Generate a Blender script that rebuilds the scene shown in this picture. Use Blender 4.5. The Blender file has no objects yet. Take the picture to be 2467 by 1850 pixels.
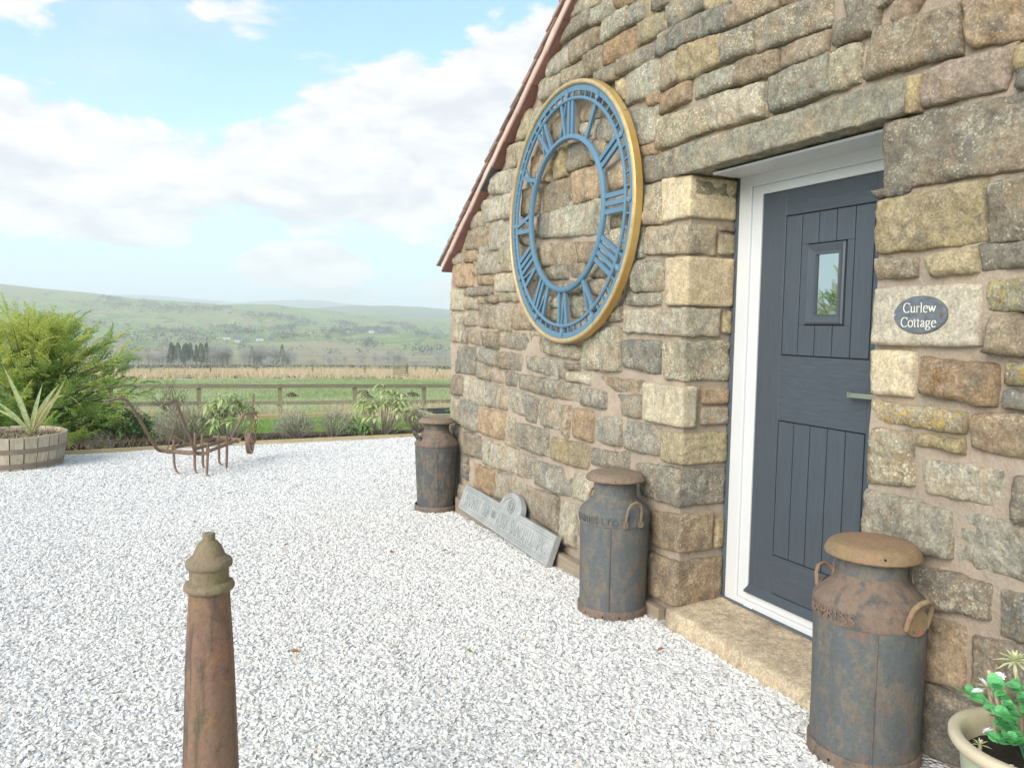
import bpy, math, random
import numpy as np
from mathutils import Vector, Matrix, noise
SC = bpy.context.scene
COL = SC.collection
random.seed(7)
PI = math.pi
R = math.radians

# ------------------------------------------------------------ camera
CZ = 1.55
M = [[0.9065505381028562, -0.42171359601423614, 0.017993465540672268],
     [-0.014136367042911126, -0.07293828754975037, -0.997236265554025],
     [0.42186050418621773, 0.9037907109204274, -0.07208374200677024]]
cam_d = bpy.data.cameras.new('camera')
cam = bpy.data.objects.new('camera', cam_d)
COL.objects.link(cam)
cam.matrix_world = Matrix(((M[0][0], -M[1][0], -M[2][0], 0), (M[0][1], -M[1][1], -M[2][1], 0),
                           (M[0][2], -M[1][2], -M[2][2], CZ), (0, 0, 0, 1)))
cam_d.sensor_width = 36
cam_d.lens = 1920.25 / 2467 * 36
cam_d.clip_start = .05
cam_d.clip_end = 30000
SC.camera = cam

# ------------------------------------------------------------ light, sky, exposure
SC.view_settings.view_transform = 'Standard'
SC.view_settings.look = 'None'
SC.view_settings.gamma = 1
SC.view_settings.use_curve_mapping = False
SC.view_settings.exposure = 1.0
SUN_DIR = Vector((-.78, -.42, .47)).normalized()      # towards the sun
SUN_EL = math.asin(SUN_DIR.z)
SUN_AZ = math.atan2(SUN_DIR.x, SUN_DIR.y)
sd = bpy.data.lights.new('sun', 'SUN')
sd.energy = 2.1
sd.angle = R(42)
sd.color = (1, .95, .88)
sun = bpy.data.objects.new('sun', sd)
COL.objects.link(sun)
sun.rotation_euler = (-SUN_DIR).to_track_quat('-Z', 'Y').to_euler()
sun.location = (0, 0, 30)

W = bpy.data.worlds.new('World')
SC.world = W
W.use_nodes = True


class NT:
    """small helper for writing node trees"""
    def __init__(s, nt):
        s.nt = nt
        nt.nodes.clear()

    def n(s, t, **kw):
        nd = s.nt.nodes.new(t)
        ins = kw.pop('i', {})
        for k, v in kw.items():
            setattr(nd, k, v)
        for k, v in ins.items():
            s.set(nd.inputs[k], v)
        return nd

    def set(s, sock, v):
        if isinstance(v, bpy.types.NodeSocket):
            s.nt.links.new(v, sock)
        elif isinstance(v, bpy.types.Node):
            s.nt.links.new(v.outputs[0], sock)
        else:
            if hasattr(sock, 'default_value'):
                if sock.type == 'RGBA' and len(v) == 3:
                    v = (*v, 1)
                sock.default_value = v

    def math(s, op, a, b=0.0, c=None, clamp=False):
        nd = s.n('ShaderNodeMath', operation=op, use_clamp=clamp)
        s.set(nd.inputs[0], a)
        s.set(nd.inputs[1], b)
        if c is not None:
            s.set(nd.inputs[2], c)
        return nd.outputs[0]

    def mix(s, f, a, b, mode='MIX'):
        nd = s.n('ShaderNodeMix', data_type='RGBA', blend_type=mode)
        s.set(nd.inputs['Factor'], f)
        s.set(nd.inputs[6], a)
        s.set(nd.inputs[7], b)
        return nd.outputs[2]

    def ramp(s, v, stops, interp='LINEAR'):
        nd = s.n('ShaderNodeValToRGB')
        cr = nd.color_ramp
        cr.interpolation = interp
        while len(cr.elements) < len(stops):
            cr.elements.new(.5)
        for e, (p, c) in zip(cr.elements, stops):
            e.position = p
            if not hasattr(c, '__len__'):
                c = (c, c, c)
            e.color = (*c, 1) if len(c) == 3 else c
        s.set(nd.inputs[0], v)
        return nd.outputs[0]

    def mr(s, v, a, b, c=0.0, d=1.0, smooth=True):
        nd = s.n('ShaderNodeMapRange', clamp=True)
        nd.interpolation_type = 'SMOOTHSTEP' if smooth else 'LINEAR'
        s.set(nd.inputs[0], v)
        for k, x in zip((1, 2, 3, 4), (a, b, c, d)):
            nd.inputs[k].default_value = x
        return nd.outputs[0]

    def noise(s, vec, scale, detail=4, rough=.55, dist=0.0, col=False):
        nd = s.n('ShaderNodeTexNoise')
        if vec is not None:
            s.set(nd.inputs['Vector'], vec)
        nd.inputs['Scale'].default_value = scale
        nd.inputs['Detail'].default_value = detail
        nd.inputs['Roughness'].default_value = rough
        nd.inputs['Distortion'].default_value = dist
        return nd.outputs[1 if col else 0]

    def voro(s, vec, scale, feature='F1', out=0, rnd=1.0):
        nd = s.n('ShaderNodeTexVoronoi', feature=feature)
        if vec is not None:
            s.set(nd.inputs['Vector'], vec)
        nd.inputs['Scale'].default_value = scale
        nd.inputs['Randomness'].default_value = rnd
        return nd.outputs[out]

    def vscale(s, vec, sc):
        nd = s.n('ShaderNodeMapping')
        s.set(nd.inputs[0], vec)
        nd.inputs['Scale'].default_value = sc
        return nd.outputs[0]

    def bump(s, h, strength=.5, dist=.01, prev=None):
        nd = s.n('ShaderNodeBump')
        nd.inputs['Strength'].default_value = strength
        nd.inputs['Distance'].default_value = dist
        s.set(nd.inputs['Height'], h)
        if prev is not None:
            s.set(nd.inputs['Normal'], prev)
        return nd.outputs[0]


# world: clear-sky model plus broken cumulus laid on the sky by direction
w = NT(W.node_tree)
sky = w.n('ShaderNodeTexSky', sky_type='NISHITA', sun_disc=False)
sky.sun_elevation = SUN_EL
sky.sun_rotation = SUN_AZ
sky.altitude = 250
sky.air_density = 1.0
sky.dust_density = 1.0
sky.ozone_density = 1.5
tc = w.n('ShaderNodeTexCoord')
sep = w.n('ShaderNodeSeparateXYZ', i={0: tc.outputs['Generated']})
dx, dy, dz = sep.outputs
az = w.math('MULTIPLY', w.math('ARCTAN2', dx, dy), 180 / PI)
el = w.math('MULTIPLY', w.math('ARCSINE', dz), 180 / PI)
den = w.math('ADD', w.math('MAXIMUM', dz, 0.0), .16)
cmb = w.n('ShaderNodeCombineXYZ')
w.set(cmb.inputs[0], w.math('DIVIDE', dx, den))
w.set(cmb.inputs[1], w.math('DIVIDE', dy, den))
w.set(cmb.inputs[2], w.math('MULTIPLY', dz, 2.6))
n_big = w.noise(cmb.outputs[0], 1.15, 3, .5)
cd_ = w.n('ShaderNodeCombineXYZ', i={0: dx, 1: dy, 2: w.math('MULTIPLY', dz, 2.3)})
cd2 = w.n('ShaderNodeCombineXYZ', i={0: dx, 1: dy, 2: w.math('ADD', w.math('MULTIPLY', dz, 2.3), .05)})
n_det = w.noise(cd_.outputs[0], 7.5, 9, .58, .25)
n_up = w.noise(cd2.outputs[0], 7.5, 4, .55, .25)
# cloud banks as soft ellipses in (azimuth, elevation) degrees; weights add to the noise
banks = [(-8, 9.5, 9, 4.6, .72), (0, 9.3, 8, 4.4, .70), (9, 9.8, 7, 3.6, .66), (17, 12, 8, 5.6, .78), (26, 13.5, 9, 6, .72),
         (10.6, 3.9, 4.2, 1.45, 1.0), (-9.5, 19.5, 5.5, 4.0, .50), (13.0, 1.9, 3, .7, .5), (-25, 12, 12, 6, .6), (45, 16, 14, 8, .6),
         (-48, 20, 14, 8, .6), (22, 2.6, 4, 1.0, .40), (7, 19.5, 3.5, 1.5, .34)]
acc = None
for a0, e0, ra, re, wt in banks:
    u_ = w.math('DIVIDE', w.math('SUBTRACT', az, a0), ra)
    v_ = w.math('DIVIDE', w.math('SUBTRACT', el, e0), re)
    d2 = w.math('ADD', w.math('MULTIPLY', u_, u_), w.math('MULTIPLY', v_, v_))
    g = w.math('MULTIPLY', w.math('EXPONENT', w.math('MULTIPLY', w.math('MULTIPLY', d2, d2), -.7)), wt)
    acc = g if acc is None else w.math('MAXIMUM', acc, g)
high = w.mr(el, 24, 40, 0, .30)                         # open broken cloud overhead and all round
dens = w.math('ADD', w.math('ADD', acc, high), w.math('MULTIPLY', w.math('SUBTRACT', n_det, .5), 1.75))
dens = w.math('ADD', dens, w.math('MULTIPLY', w.math('SUBTRACT', n_big, .5), .55))
mask = w.mr(dens, .22, .44)
thin = w.math('MULTIPLY', w.mr(w.noise(cmb.outputs[0], 1.6, 6, .65), .45, .8), .35)
mask = w.math('MAXIMUM', mask, w.math('MULTIPLY', thin, w.mr(el, 2, 8)))
lit = w.math('ADD', .5, w.math('MULTIPLY', w.math('SUBTRACT', n_det, n_up), 2.8))
shade = w.ramp(lit, [(.12, (.80, .84, .90)), (.45, (.94, .955, .98)), (.72, (1.06, 1.055, 1.05))])
skyc = w.n('ShaderNodeVectorMath', operation='MULTIPLY')
w.set(skyc.inputs[0], sky.outputs[0])
skyc.inputs[1].default_value = (.125, .148, .150)
pale = w.mix(w.mr(el, 0, 20, .92, .28), skyc.outputs[0], (.36, .50, .60))
cl = w.n('ShaderNodeVectorMath', operation='SCALE', i={0: shade, 'Scale': .51})
fin = w.mix(mask, pale, cl.outputs[0])
bg = w.n('ShaderNodeBackground', i={0: fin, 1: 1.0})
w.n('ShaderNodeOutputWorld', i={0: bg.outputs[0]})

# ------------------------------------------------------------ helpers: tags and meshes
def tag(o, label=None, cat=None, group=None, kind=None):
    if label: o['label'] = label
    if cat: o['category'] = cat
    if group: o['group'] = group
    if kind: o['kind'] = kind
    return o


def empty(name, loc=(0, 0, 0), parent=None):
    o = bpy.data.objects.new(name, None)
    o.empty_display_size = .1
    COL.objects.link(o)
    o.location = loc
    if parent: o.parent = parent
    return o


def link(name, me, mat=None, parent=None, smooth=False):
    """world coordinates are baked in the mesh; the parents' own locations are taken out again"""
    o = bpy.data.objects.new(name, me)
    if mat is not None and len(me.materials) == 0:
        me.materials.append(mat)
    COL.objects.link(o)
    if parent is not None:
        o.parent = parent
        p, off = parent, Vector((0, 0, 0))
        while p is not None:
            off += p.location
            p = p.parent
        o.location = -off
    if smooth and len(me.polygons):
        me.polygons.foreach_set('use_smooth', [True] * len(me.polygons))
    return o


class MB:
    def __init__(s):
        s.v = []
        s.f = []

    def add(s, vs, fs):
        b = len(s.v)
        s.v.extend([tuple(p) for p in vs])
        s.f.extend([tuple(i + b for i in f) for f in fs])
        return s

    def box(s, a, b):
        x0, y0, z0 = a
        x1, y1, z1 = b
        vs = [(x, y, z) for z in (z0, z1) for y in (y0, y1) for x in (x0, x1)]
        return s.add(vs, [(0, 2, 3, 1), (4, 5, 7, 6), (0, 1, 5, 4), (2, 6, 7, 3), (0, 4, 6, 2), (1, 3, 7, 5)])

    def hexa(s, c):   # 8 corners: bottom 4 (ccw), top 4
        return s.add(c, [(3, 2, 1, 0), (4, 5, 6, 7), (0, 1, 5, 4), (1, 2, 6, 5), (2, 3, 7, 6), (3, 0, 4, 7)])

    def bar(s, p, q, wdt, hgt, up=(0, 0, 1)):
        p, q, up = Vector(p), Vector(q), Vector(up)
        d = (q - p).normalized()
        sx = d.cross(up)
        if sx.length < 1e-4: sx = d.cross(Vector((1, 0, 0)))
        sx.normalize()
        sz = sx.cross(d).normalized()
        sx *= wdt / 2
        sz *= hgt / 2
        return s.hexa([p - sx - sz, p + sx - sz, q + sx - sz, q - sx - sz, p - sx + sz, p + sx + sz, q + sx + sz, q - sx + sz])

    def tube(s, pts, rad, seg=8, closed=False, cap=True, flat=1.0, up=None):
        pts = [Vector(p) for p in pts]
        n = len(pts)
        rads = rad if hasattr(rad, '__len__') else [rad] * n
        prev = None
        rings = []
        b = len(s.v)
        for i, p in enumerate(pts):
            a_, c_ = (pts[i - 1], pts[(i + 1) % n]) if closed else (pts[max(i - 1, 0)], pts[min(i + 1, n - 1)])
            d = (c_ - a_)
            if d.length < 1e-9: d = Vector((0, 0, 1))
            d.normalize()
            if prev is None:
                ref = Vector(up) if up is not None else (Vector((0, 0, 1)) if abs(d.z) < .9 else Vector((1, 0, 0)))
                nn = (ref - d * ref.dot(d)).normalized()
            else:
                nn = prev - d * prev.dot(d)
                nn = nn.normalized() if nn.length > 1e-6 else prev
            prev = nn
            bb = d.cross(nn)
            for k in range(seg):
                t = 2 * PI * k / seg
                s.v.append(tuple(p + nn * (math.cos(t) * rads[i]) + bb * (math.sin(t) * rads[i] * flat)))
        m = n if closed else n - 1
        for i in range(m):
            for k in range(seg):
                a0 = b + i * seg + k
                a1 = b + i * seg + (k + 1) % seg
                b0 = b + ((i + 1) % n) * seg + k
                b1 = b + ((i + 1) % n) * seg + (k + 1) % seg
                s.f.append((a0, a1, b1, b0))
        if cap and not closed:
            s.f.append(tuple(b + k for k in range(seg - 1, -1, -1)))
            s.f.append(tuple(b + (n - 1) * seg + k for k in range(seg)))
        return s

    def lathe(s, prof, c=(0, 0, 0), seg=32, ph=0.0):
        b = len(s.v)
        for (r, z) in prof:
            for k in range(seg):
                t = 2 * PI * k / seg + ph
                s.v.append((c[0] + r * math.cos(t), c[1] + r * math.sin(t), c[2] + z))
        for i in range(len(prof) - 1):
            for k in range(seg):
                a0 = b + i * seg + k
                a1 = b + i * seg + (k + 1) % seg
                s.f.append((a0, a1, a1 + seg, a0 + seg))
        return s

    def prism(s, poly, fn0, fn1):
        """poly: list of 2D points, fn0/fn1 map them to the back and front face"""
        n = len(poly)
        b = len(s.v)
        s.v.extend([tuple(fn0(*p)) for p in poly])
        s.v.extend([tuple(fn1(*p)) for p in poly])
        s.f.append(tuple(b + k for k in range(n - 1, -1, -1)))
        s.f.append(tuple(b + n + k for k in range(n)))
        for k in range(n):
            j = (k + 1) % n
            s.f.append((b + k, b + j, b + n + j, b + n + k))
        return s

    def mesh(s, name):
        me = bpy.data.meshes.new(name)
        me.from_pydata(s.v, [], s.f)
        me.validate()
        me.update()
        return me

    def build(s, name, mat, parent=None, smooth=False, recalc=False):
        me = s.mesh(name)
        if recalc:
            import bmesh
            bm = bmesh.new(); bm.from_mesh(me)
            bmesh.ops.recalc_face_normals(bm, faces=bm.faces)
            bm.to_mesh(me); bm.free()
        return link(name, me, mat, parent, smooth)


def smooth_angle(o, deg=35):
    me = o.data
    me.polygons.foreach_set('use_smooth', [True] * len(me.polygons))
    me.update()
    try:
        me.set_sharp_from_angle(angle=R(deg))
    except Exception:
        pass
    return o


def fbm(p, sc, amp, octs=3, seed=0.0):
    v, a = 0, amp
    q = Vector(p) * sc + Vector((seed, seed * 1.7, -seed))
    for _ in range(octs):
        v += a * noise.noise(q)
        q = q * 2.13
        a *= .5
    return v


# ------------------------------------------------------------ materials
def newmat(name):
    m = bpy.data.materials.new(name)
    m.use_nodes = True
    t = NT(m.node_tree)
    return m, t


def finish(t, col, rough=.85, normal=None, metal=0.0, spec=.3, **kw):
    b = t.n('ShaderNodeBsdfPrincipled')
    t.set(b.inputs['Base Color'], col)
    t.set(b.inputs['Roughness'], rough)
    t.set(b.inputs['Metallic'], metal)
    t.set(b.inputs['Specular IOR Level'], spec)
    if normal is not None: t.set(b.inputs['Normal'], normal)
    for k, v in kw.items():
        t.set(b.inputs[k.replace('_', ' ')], v)
    t.n('ShaderNodeOutputMaterial', i={0: b.outputs[0]})
    return b


def objco(t):
    return t.n('ShaderNodeTexCoord').outputs['Object']


def rnd(t):
    return t.n('ShaderNodeObjectInfo').outputs['Random']


def plain(name, col, rough=.6, nscale=30, namt=.15, metal=0.0, spec=.3, bump=0.0, bscale=200, var=0.0):
    m, t = newmat(name)
    co = objco(t)
    n1 = t.noise(co, nscale, 5, .6)
    f = t.math('ADD', t.math('MULTIPLY', t.math('SUBTRACT', n1, .5), namt * 2), 1.0)
    if var:
        f = t.math('ADD', f, t.math('MULTIPLY', t.math('SUBTRACT', rnd(t), .5), var))
    c = t.n('ShaderNodeVectorMath', operation='SCALE', i={0: col, 'Scale': f})
    nm = t.bump(t.noise(co, bscale, 4, .6), bump, .004) if bump else None
    finish(t, c.outputs[0], rough, nm, metal, spec)
    return m


def stone_mat(name, base, c2, c3=None, lichen=.5, lcol=(.66, .64, .52), yellow=0.0, moss=.15, rough_face=1.0, orange=.15):
    """weathered gritstone; the tint of every stone is shifted by its own random number"""
    m, t = newmat(name)
    co = objco(t)
    r = rnd(t)
    off = t.n('ShaderNodeVectorMath', operation='ADD', i={0: co})
    cm = t.n('ShaderNodeCombineXYZ')
    t.set(cm.inputs[0], t.math('MULTIPLY', r, 37.0))
    t.set(cm.inputs[1], t.math('MULTIPLY', r, 91.0))
    t.set(off.inputs[1], cm.outputs[0])
    co = off.outputs[0]
    big = t.noise(co, 6, 5, .6, .4)
    med = t.noise(co, 22, 6, .65)
    fine = t.noise(co, 95, 6, .8)
    c = t.mix(t.mr(big, .35, .68), base, c2)
    if c3 is not None:
        c = t.mix(t.mr(t.noise(co, 9, 4, .6, .8), .52, .68, 0, .75), c, c3)
    c = t.mix(t.mr(t.noise(co, 9, 6, .7, 1.2), .52, .68, 0, min(1, orange * 1.15)), c, (.36, .20, .08))
    if rough_face > .5:
        ph_ = t.noise(co, 7.5, 7, .68, .9)
        c = t.mix(t.mr(ph_, .50, .57, 0, .5), c, (.44, .33, .22))
        c = t.mix(t.mr(ph_, .44, .37, 0, .5), c, (.205, .20, .185))
    # grain and soot
    c = t.mix(t.mr(med, .28, .66, .42, 0), c, (.10, .09, .075))
    c = t.mix(1.0, c, t.ramp(fine, [(.30, .55), (.5, 1.0), (.70, 1.5)]), 'MULTIPLY')
    c = t.mix(t.mr(t.noise(t.vscale(co, (1, 1, .55)), 5, 6, .7, 1.0), .50, .66, 0, .34), c, (.15, .145, .13))
    # pale lichen dots and crusts
    l1 = t.math('MULTIPLY', t.mr(t.voro(co, 68), .32, .20), t.mr(t.noise(co, 11, 3), .42, .56))
    l2 = t.mr(t.math('ADD', t.noise(co, 60, 6, .8), t.math('MULTIPLY', t.noise(co, 7, 3), .6)), .88, .98)
    lm = t.math('MULTIPLY', t.math('MAXIMUM', l1, l2), lichen, clamp=True)
    c = t.mix(lm, c, lcol)
    if moss:
        c = t.mix(t.mr(t.noise(co, 8, 5, .7, 1.5), .55, .72, 0, moss), c, (.20, .19, .06))
    if yellow:
        c = t.mix(t.mr(t.noise(co, 28, 6, .8, .8), .52, .60, 0, yellow), c, (.62, .44, .05))
    # per-stone tint
    c = t.mix(1.0, c, (1.32, 1.245, 1.165), 'MULTIPLY')
    v = t.math('ADD', .86, t.math('MULTIPLY', t.math('FRACT', t.math('MULTIPLY', r, 7.31)), .30))
    wv = t.math('SUBTRACT', t.math('FRACT', t.math('MULTIPLY', r, 13.7)), .5)
    tint = t.n('ShaderNodeCombineXYZ')
    t.set(tint.inputs[0], t.math('ADD', v, t.math('MULTIPLY', wv, .10)))
    t.set(tint.inputs[1], v)
    t.set(tint.inputs[2], t.math('SUBTRACT', v, t.math('MULTIPLY', wv, .12)))
    c = t.mix(1.0, c, tint.outputs[0], 'MULTIPLY')
    # broken, ledged face: stepped noise gives the flaked edges of pitched stone
    led = t.ramp(t.noise(co, 8.5, 6, .62, 1.1), [(.30, 0), (.345, .24), (.43, .27), (.455, .50), (.53, .54), (.56, .80), (.66, .84), (.69, 1)])
    nm = t.bump(led, .55 * rough_face, .030)
    nm = t.bump(t.noise(co, 24, 9, .70, .8), 1.0 * rough_face, .030, nm)
    nm = t.bump(t.noise(co, 110, 6, .8), .9, .007, nm)
    nm = t.bump(t.math('MULTIPLY', t.voro(co, 55), -1.0), .22, .006, nm)
    finish(t, c, .93, nm, spec=.18)
    return m


SM = {
    'g': stone_mat('grey_gritstone', (.27, .255, .215), (.38, .345, .27), (.185, .18, .16), lichen=.6),
    'b': stone_mat('brown_gritstone', (.33, .27, .20), (.42, .355, .26), (.235, .205, .17), lichen=.5, orange=.3),
    'o': stone_mat('orange_brown_stone', (.41, .29, .185), (.49, .36, .23), (.29, .235, .17), lichen=.35, orange=.65),
    'O': stone_mat('ochre_layered_stone', (.38, .31, .20), (.52, .40, .20), (.24, .20, .14), lichen=.3, orange=.8),
    'y': stone_mat('buff_yellow_stone', (.50, .43, .26), (.56, .47, .30), (.36, .32, .22), lichen=.4, moss=.35, orange=.3),
    'l': stone_mat('pale_gritstone', (.46, .425, .34), (.53, .49, .385), (.34, .32, .265), lichen=.45),
    'm': stone_mat('lichened_green_grey_stone', (.38, .355, .275), (.47, .44, .335), (.28, .262, .21), lichen=.95, moss=.45),
    'p': stone_mat('pink_brown_stone', (.45, .335, .265), (.47, .38, .305), (.36, .31, .26), lichen=.3, orange=.3),
    't': stone_mat('dressed_tan_stone', (.57, .475, .315), (.52, .45, .33), None, lichen=.15, moss=.2, rough_face=.3, orange=.15),
    'k': stone_mat('dark_sooty_stone', (.19, .18, .16), (.26, .24, .205), (.14, .135, .12), lichen=.3),
    'L': stone_mat('yellow_lichen_stone', (.40, .36, .25), (.50, .45, .33), None, lichen=.9, yellow=.9),
    'n': stone_mat('smooth_pale_slab_stone', (.53, .49, .40), (.47, .435, .365), None, lichen=.12, moss=0, rough_face=.18, orange=0),
    'G': stone_mat('greenish_lintel_stone', (.30, .29, .225), (.37, .355, .275), (.22, .215, .17), lichen=.2, moss=.35, orange=.05),
    's': stone_mat('sandstone_step', (.56, .47, .345), (.48, .41, .30), (.44, .35, .26), lichen=.1, moss=.08, rough_face=.35, orange=.2),
}

m, t = newmat('lime_mortar')
co = objco(t)
c = t.mix(t.mr(t.noise(co, 3, 5, .6), .35, .65), (.57, .44, .335), (.46, .37, .285))
c = t.mix(t.mr(t.noise(co, 14, 5, .7), .5, .72, 0, .55), c, (.40, .33, .25))
c = t.mix(t.mr(t.noise(co, 120, 5, .8), .35, .6, .4, 0), c, (.3, .25, .19))
nm = t.bump(t.noise(co, 18, 8, .7), 1.0, .025)
nm = t.bump(t.noise(co, 150, 5, .8), .8, .004, nm)
finish(t, c, .95, nm, spec=.15)
MORTAR = m

# churns: dark galvanised steel with rust bloom
def rust_mat(name, steel, rust, amt, streak=.4, edge=(.30, .145, .075), green=0.0, lo=.50, dark=(.085, .08, .075)):
    m, t = newmat(name)
    co = objco(t)
    r = rnd(t)
    off = t.n('ShaderNodeVectorMath', operation='ADD', i={0: co})
    cm = t.n('ShaderNodeCombineXYZ')
    t.set(cm.inputs[0], t.math('MULTIPLY', r, 17.0))
    t.set(off.inputs[1], cm.outputs[0])
    co = off.outputs[0]
    sc = t.vscale(co, (1, 1, .6))
    a = t.noise(sc, 15, 8, .72, .5)
    b = t.noise(co, 45, 6, .75)
    s_ = t.math('ADD', t.math('MULTIPLY', a, .75), t.math('MULTIPLY', b, .25))
    c = t.mix(t.mr(s_, .60 - amt * .28, .72 - amt * .26), steel, rust)
    c = t.mix(t.mr(t.noise(co, 16, 6, .75, .5), .54, .66, 0, amt), c, edge)
    c = t.mix(t.mr(t.noise(t.vscale(co, (1, 1, .10)), 30, 6, .7), lo, lo + .1, 0, streak), c, dark)
    if green:
        c = t.mix(t.mr(t.noise(co, 7, 5, .6, .6), .42, .62, 0, green), c, (.235, .22, .075))
    c = t.mix(t.mr(t.noise(co, 330, 3, .8), .64, .74, 0, .5), c, (.42, .40, .35))
    c = t.mix(t.mr(t.noise(co, 60, 6, .85), .32, .62, .35, 0), c, (.06, .055, .05))
    nm = t.bump(t.noise(co, 90, 7, .8), .8, .006)
    nm = t.bump(t.noise(co, 7, 3, .5), .35, .02, nm)
    finish(t, c, t.mr(s_, .3, .7, .6, .85), nm, metal=.1, spec=.35)
    return m

STEEL = rust_mat('rusty_galvanised_steel', (.135, .146, .146), (.215, .185, .145), .5, .2)
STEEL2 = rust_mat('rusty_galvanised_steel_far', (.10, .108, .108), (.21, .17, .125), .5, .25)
RUSTTOP = rust_mat('rusty_shoulder', (.115, .11, .10), (.26, .18, .13), .70, .15, (.33, .165, .10))
RUSTLID = rust_mat('orange_rust_lid', (.24, .15, .10), (.36, .22, .13), 1.0, .1, (.42, .20, .11), .35)
LIDDULL = rust_mat('dull_brown_lid', (.17, .145, .115), (.30, .21, .15), .85, .15, (.36, .17, .11), .25)
OLDIRON = rust_mat('brown_rusted_iron', (.23, .155, .11), (.31, .20, .13), .8, .35, (.30, .15, .07), .0)
BOLLARD = rust_mat('red_brown_cast_iron', (.19, .115, .08), (.30, .17, .115), .8, .62, (.44, .20, .085), .15, .50, (.065, .062, .055))
BOLLTOP = rust_mat('mossy_cast_iron', (.23, .17, .115), (.32, .24, .15), .8, .2, (.34, .19, .11), .42)

# fine white-grey chippings under and between the loose ones
m, t = newmat('gravel_bed')
co = objco(t)
v = t.voro(co, 62, out=1)
c = t.ramp(t.n('ShaderNodeSeparateColor', i={0: v}).outputs[0], [(0, (.56, .54, .515)), (.25, (.64, .62, .59)), (1, (.74, .715, .685))])
c = t.mix(t.mr(t.voro(co, 62, 'DISTANCE_TO_EDGE'), .0, .10, .35, 0), c, (.42, .405, .385))
nm = t.bump(t.voro(co, 62), .9, .02)
finish(t, c, .9, nm, spec=.2)
GRAVBED = m
m, t = newmat('limestone_chippings')
r = rnd(t)
c = t.ramp(r, [(0, (.50, .48, .46)), (.02, (.59, .57, .54)), (.12, (.68, .655, .62)), (.6, (.735, .70, .655)), (.985, (.78, .745, .695)), (1, (.62, .5, .36))])
c = t.mix(t.mr(t.noise(objco(t), 3, 3, .6), .4, .7, 0, .25), c, (.5, .5, .49))
finish(t, c, .85, spec=.25)
CHIP = m

WHITE = plain('white_upvc', (.65, .645, .635), .32, 6, .02, spec=.5)
SEAL = plain('grey_sealant', (.10, .115, .13), .6)
m, t = newmat('anthracite_door')
co = objco(t)
g1 = t.noise(t.vscale(co, (30, 160, 6)), 1.0, 5, .6, .8)
c = t.mix(t.mr(g1, .3, .7), (.056, .067, .080), (.070, .082, .097))
nm = t.bump(g1, .25, .002)
finish(t, c, .42, nm, spec=.5)
DOORV = m
m, t = newmat('anthracite_door_rail')
co = objco(t)
g1 = t.noise(t.vscale(co, (30, 7, 130)), 1.0, 6, .65, 1.6)
c = t.mix(t.mr(g1, .3, .7), (.051, .061, .075), (.073, .085, .100))
nm = t.bump(g1, .55, .003)
finish(t, c, .42, nm, spec=.5)
DOORH = m
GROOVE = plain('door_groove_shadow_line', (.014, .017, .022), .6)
m, t = newmat('door_glass')
finish(t, (.53, .58, .56), .015, metal=1.0, spec=1.0)
GLASS = m
CHROME = plain('brushed_chrome', (.72, .70, .64), .22, 20, .03, metal=1.0)
CLOCKBLUE = plain('blue_painted_iron', (.115, .21, .29), .5, 8, .13, bump=.2, bscale=120)
m, t = newmat('worn_gold_paint')
co = objco(t)
wr = t.noise(co, 14, 7, .7, .6)
c = t.mix(t.mr(t.noise(co, 4, 4), .35, .65), (.50, .30, .085), (.58, .39, .14))
c = t.mix(t.mr(wr, .60, .66, 0, .9), c, (.17, .20, .22))
nm = t.bump(wr, .25, .004)
finish(t, c, .38, nm, metal=.35, spec=.5)
GOLD = m
m, t = newmat('pale_gold_edge')
co = objco(t)
wr = t.noise(co, 20, 7, .75, .6)
c = t.mix(t.mr(wr, .35, .6), (.55, .43, .25), (.45, .33, .17))
c = t.mix(t.mr(wr, .62, .68, 0, .8), c, (.25, .23, .20))
finish(t, c, .4, spec=.5, metal=.2)
GOLDEDGE = m
SCREW = plain('bright_screw', (.6, .58, .52), .35, metal=.8)
m, t = newmat('slate_plate')
co = objco(t)
s1 = t.noise(t.vscale(co, (1, 1, 2.2)), 26, 7, .65, .7)
c = t.mix(t.mr(s1, .3, .7), (.095, .108, .120), (.15, .165, .18))
nm = t.bump(s1, .6, .006)
finish(t, c, .55, nm, spec=.4)
SLATE = m
LETTER = plain('cream_paint', (.74, .70, .60), .5, 60, .08)
m, t = newmat('grey_cast_stone')
co = objco(t)
c = t.mix(t.mr(t.noise(co, 7, 5, .6), .35, .7), (.31, .31, .295), (.40, .395, .37))
c = t.mix(t.mr(t.noise(co, 26, 7, .8, .4), .56, .64, 0, .55), c, (.60, .60, .585))
nm = t.bump(t.noise(co, 90, 5, .7), .5, .004)
finish(t, c, .85, nm)
CAST = m
TILE = plain('red_clay_tile', (.31, .16, .13), .8, 9, .35, bump=.6, bscale=70, var=.5)
TILEDARK = plain('blue_black_clay_tile', (.10, .09, .095), .8, 9, .3, bump=.5, bscale=70, var=.3)
TILETOP = plain('weathered_brown_roof_tile', (.30, .22, .185), .85, 9, .4, bump=.6, bscale=70, var=.5)
VERGE = plain('pink_verge_mortar', (.60, .46, .38), .92, 8, .25, bump=.7, bscale=60)


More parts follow.
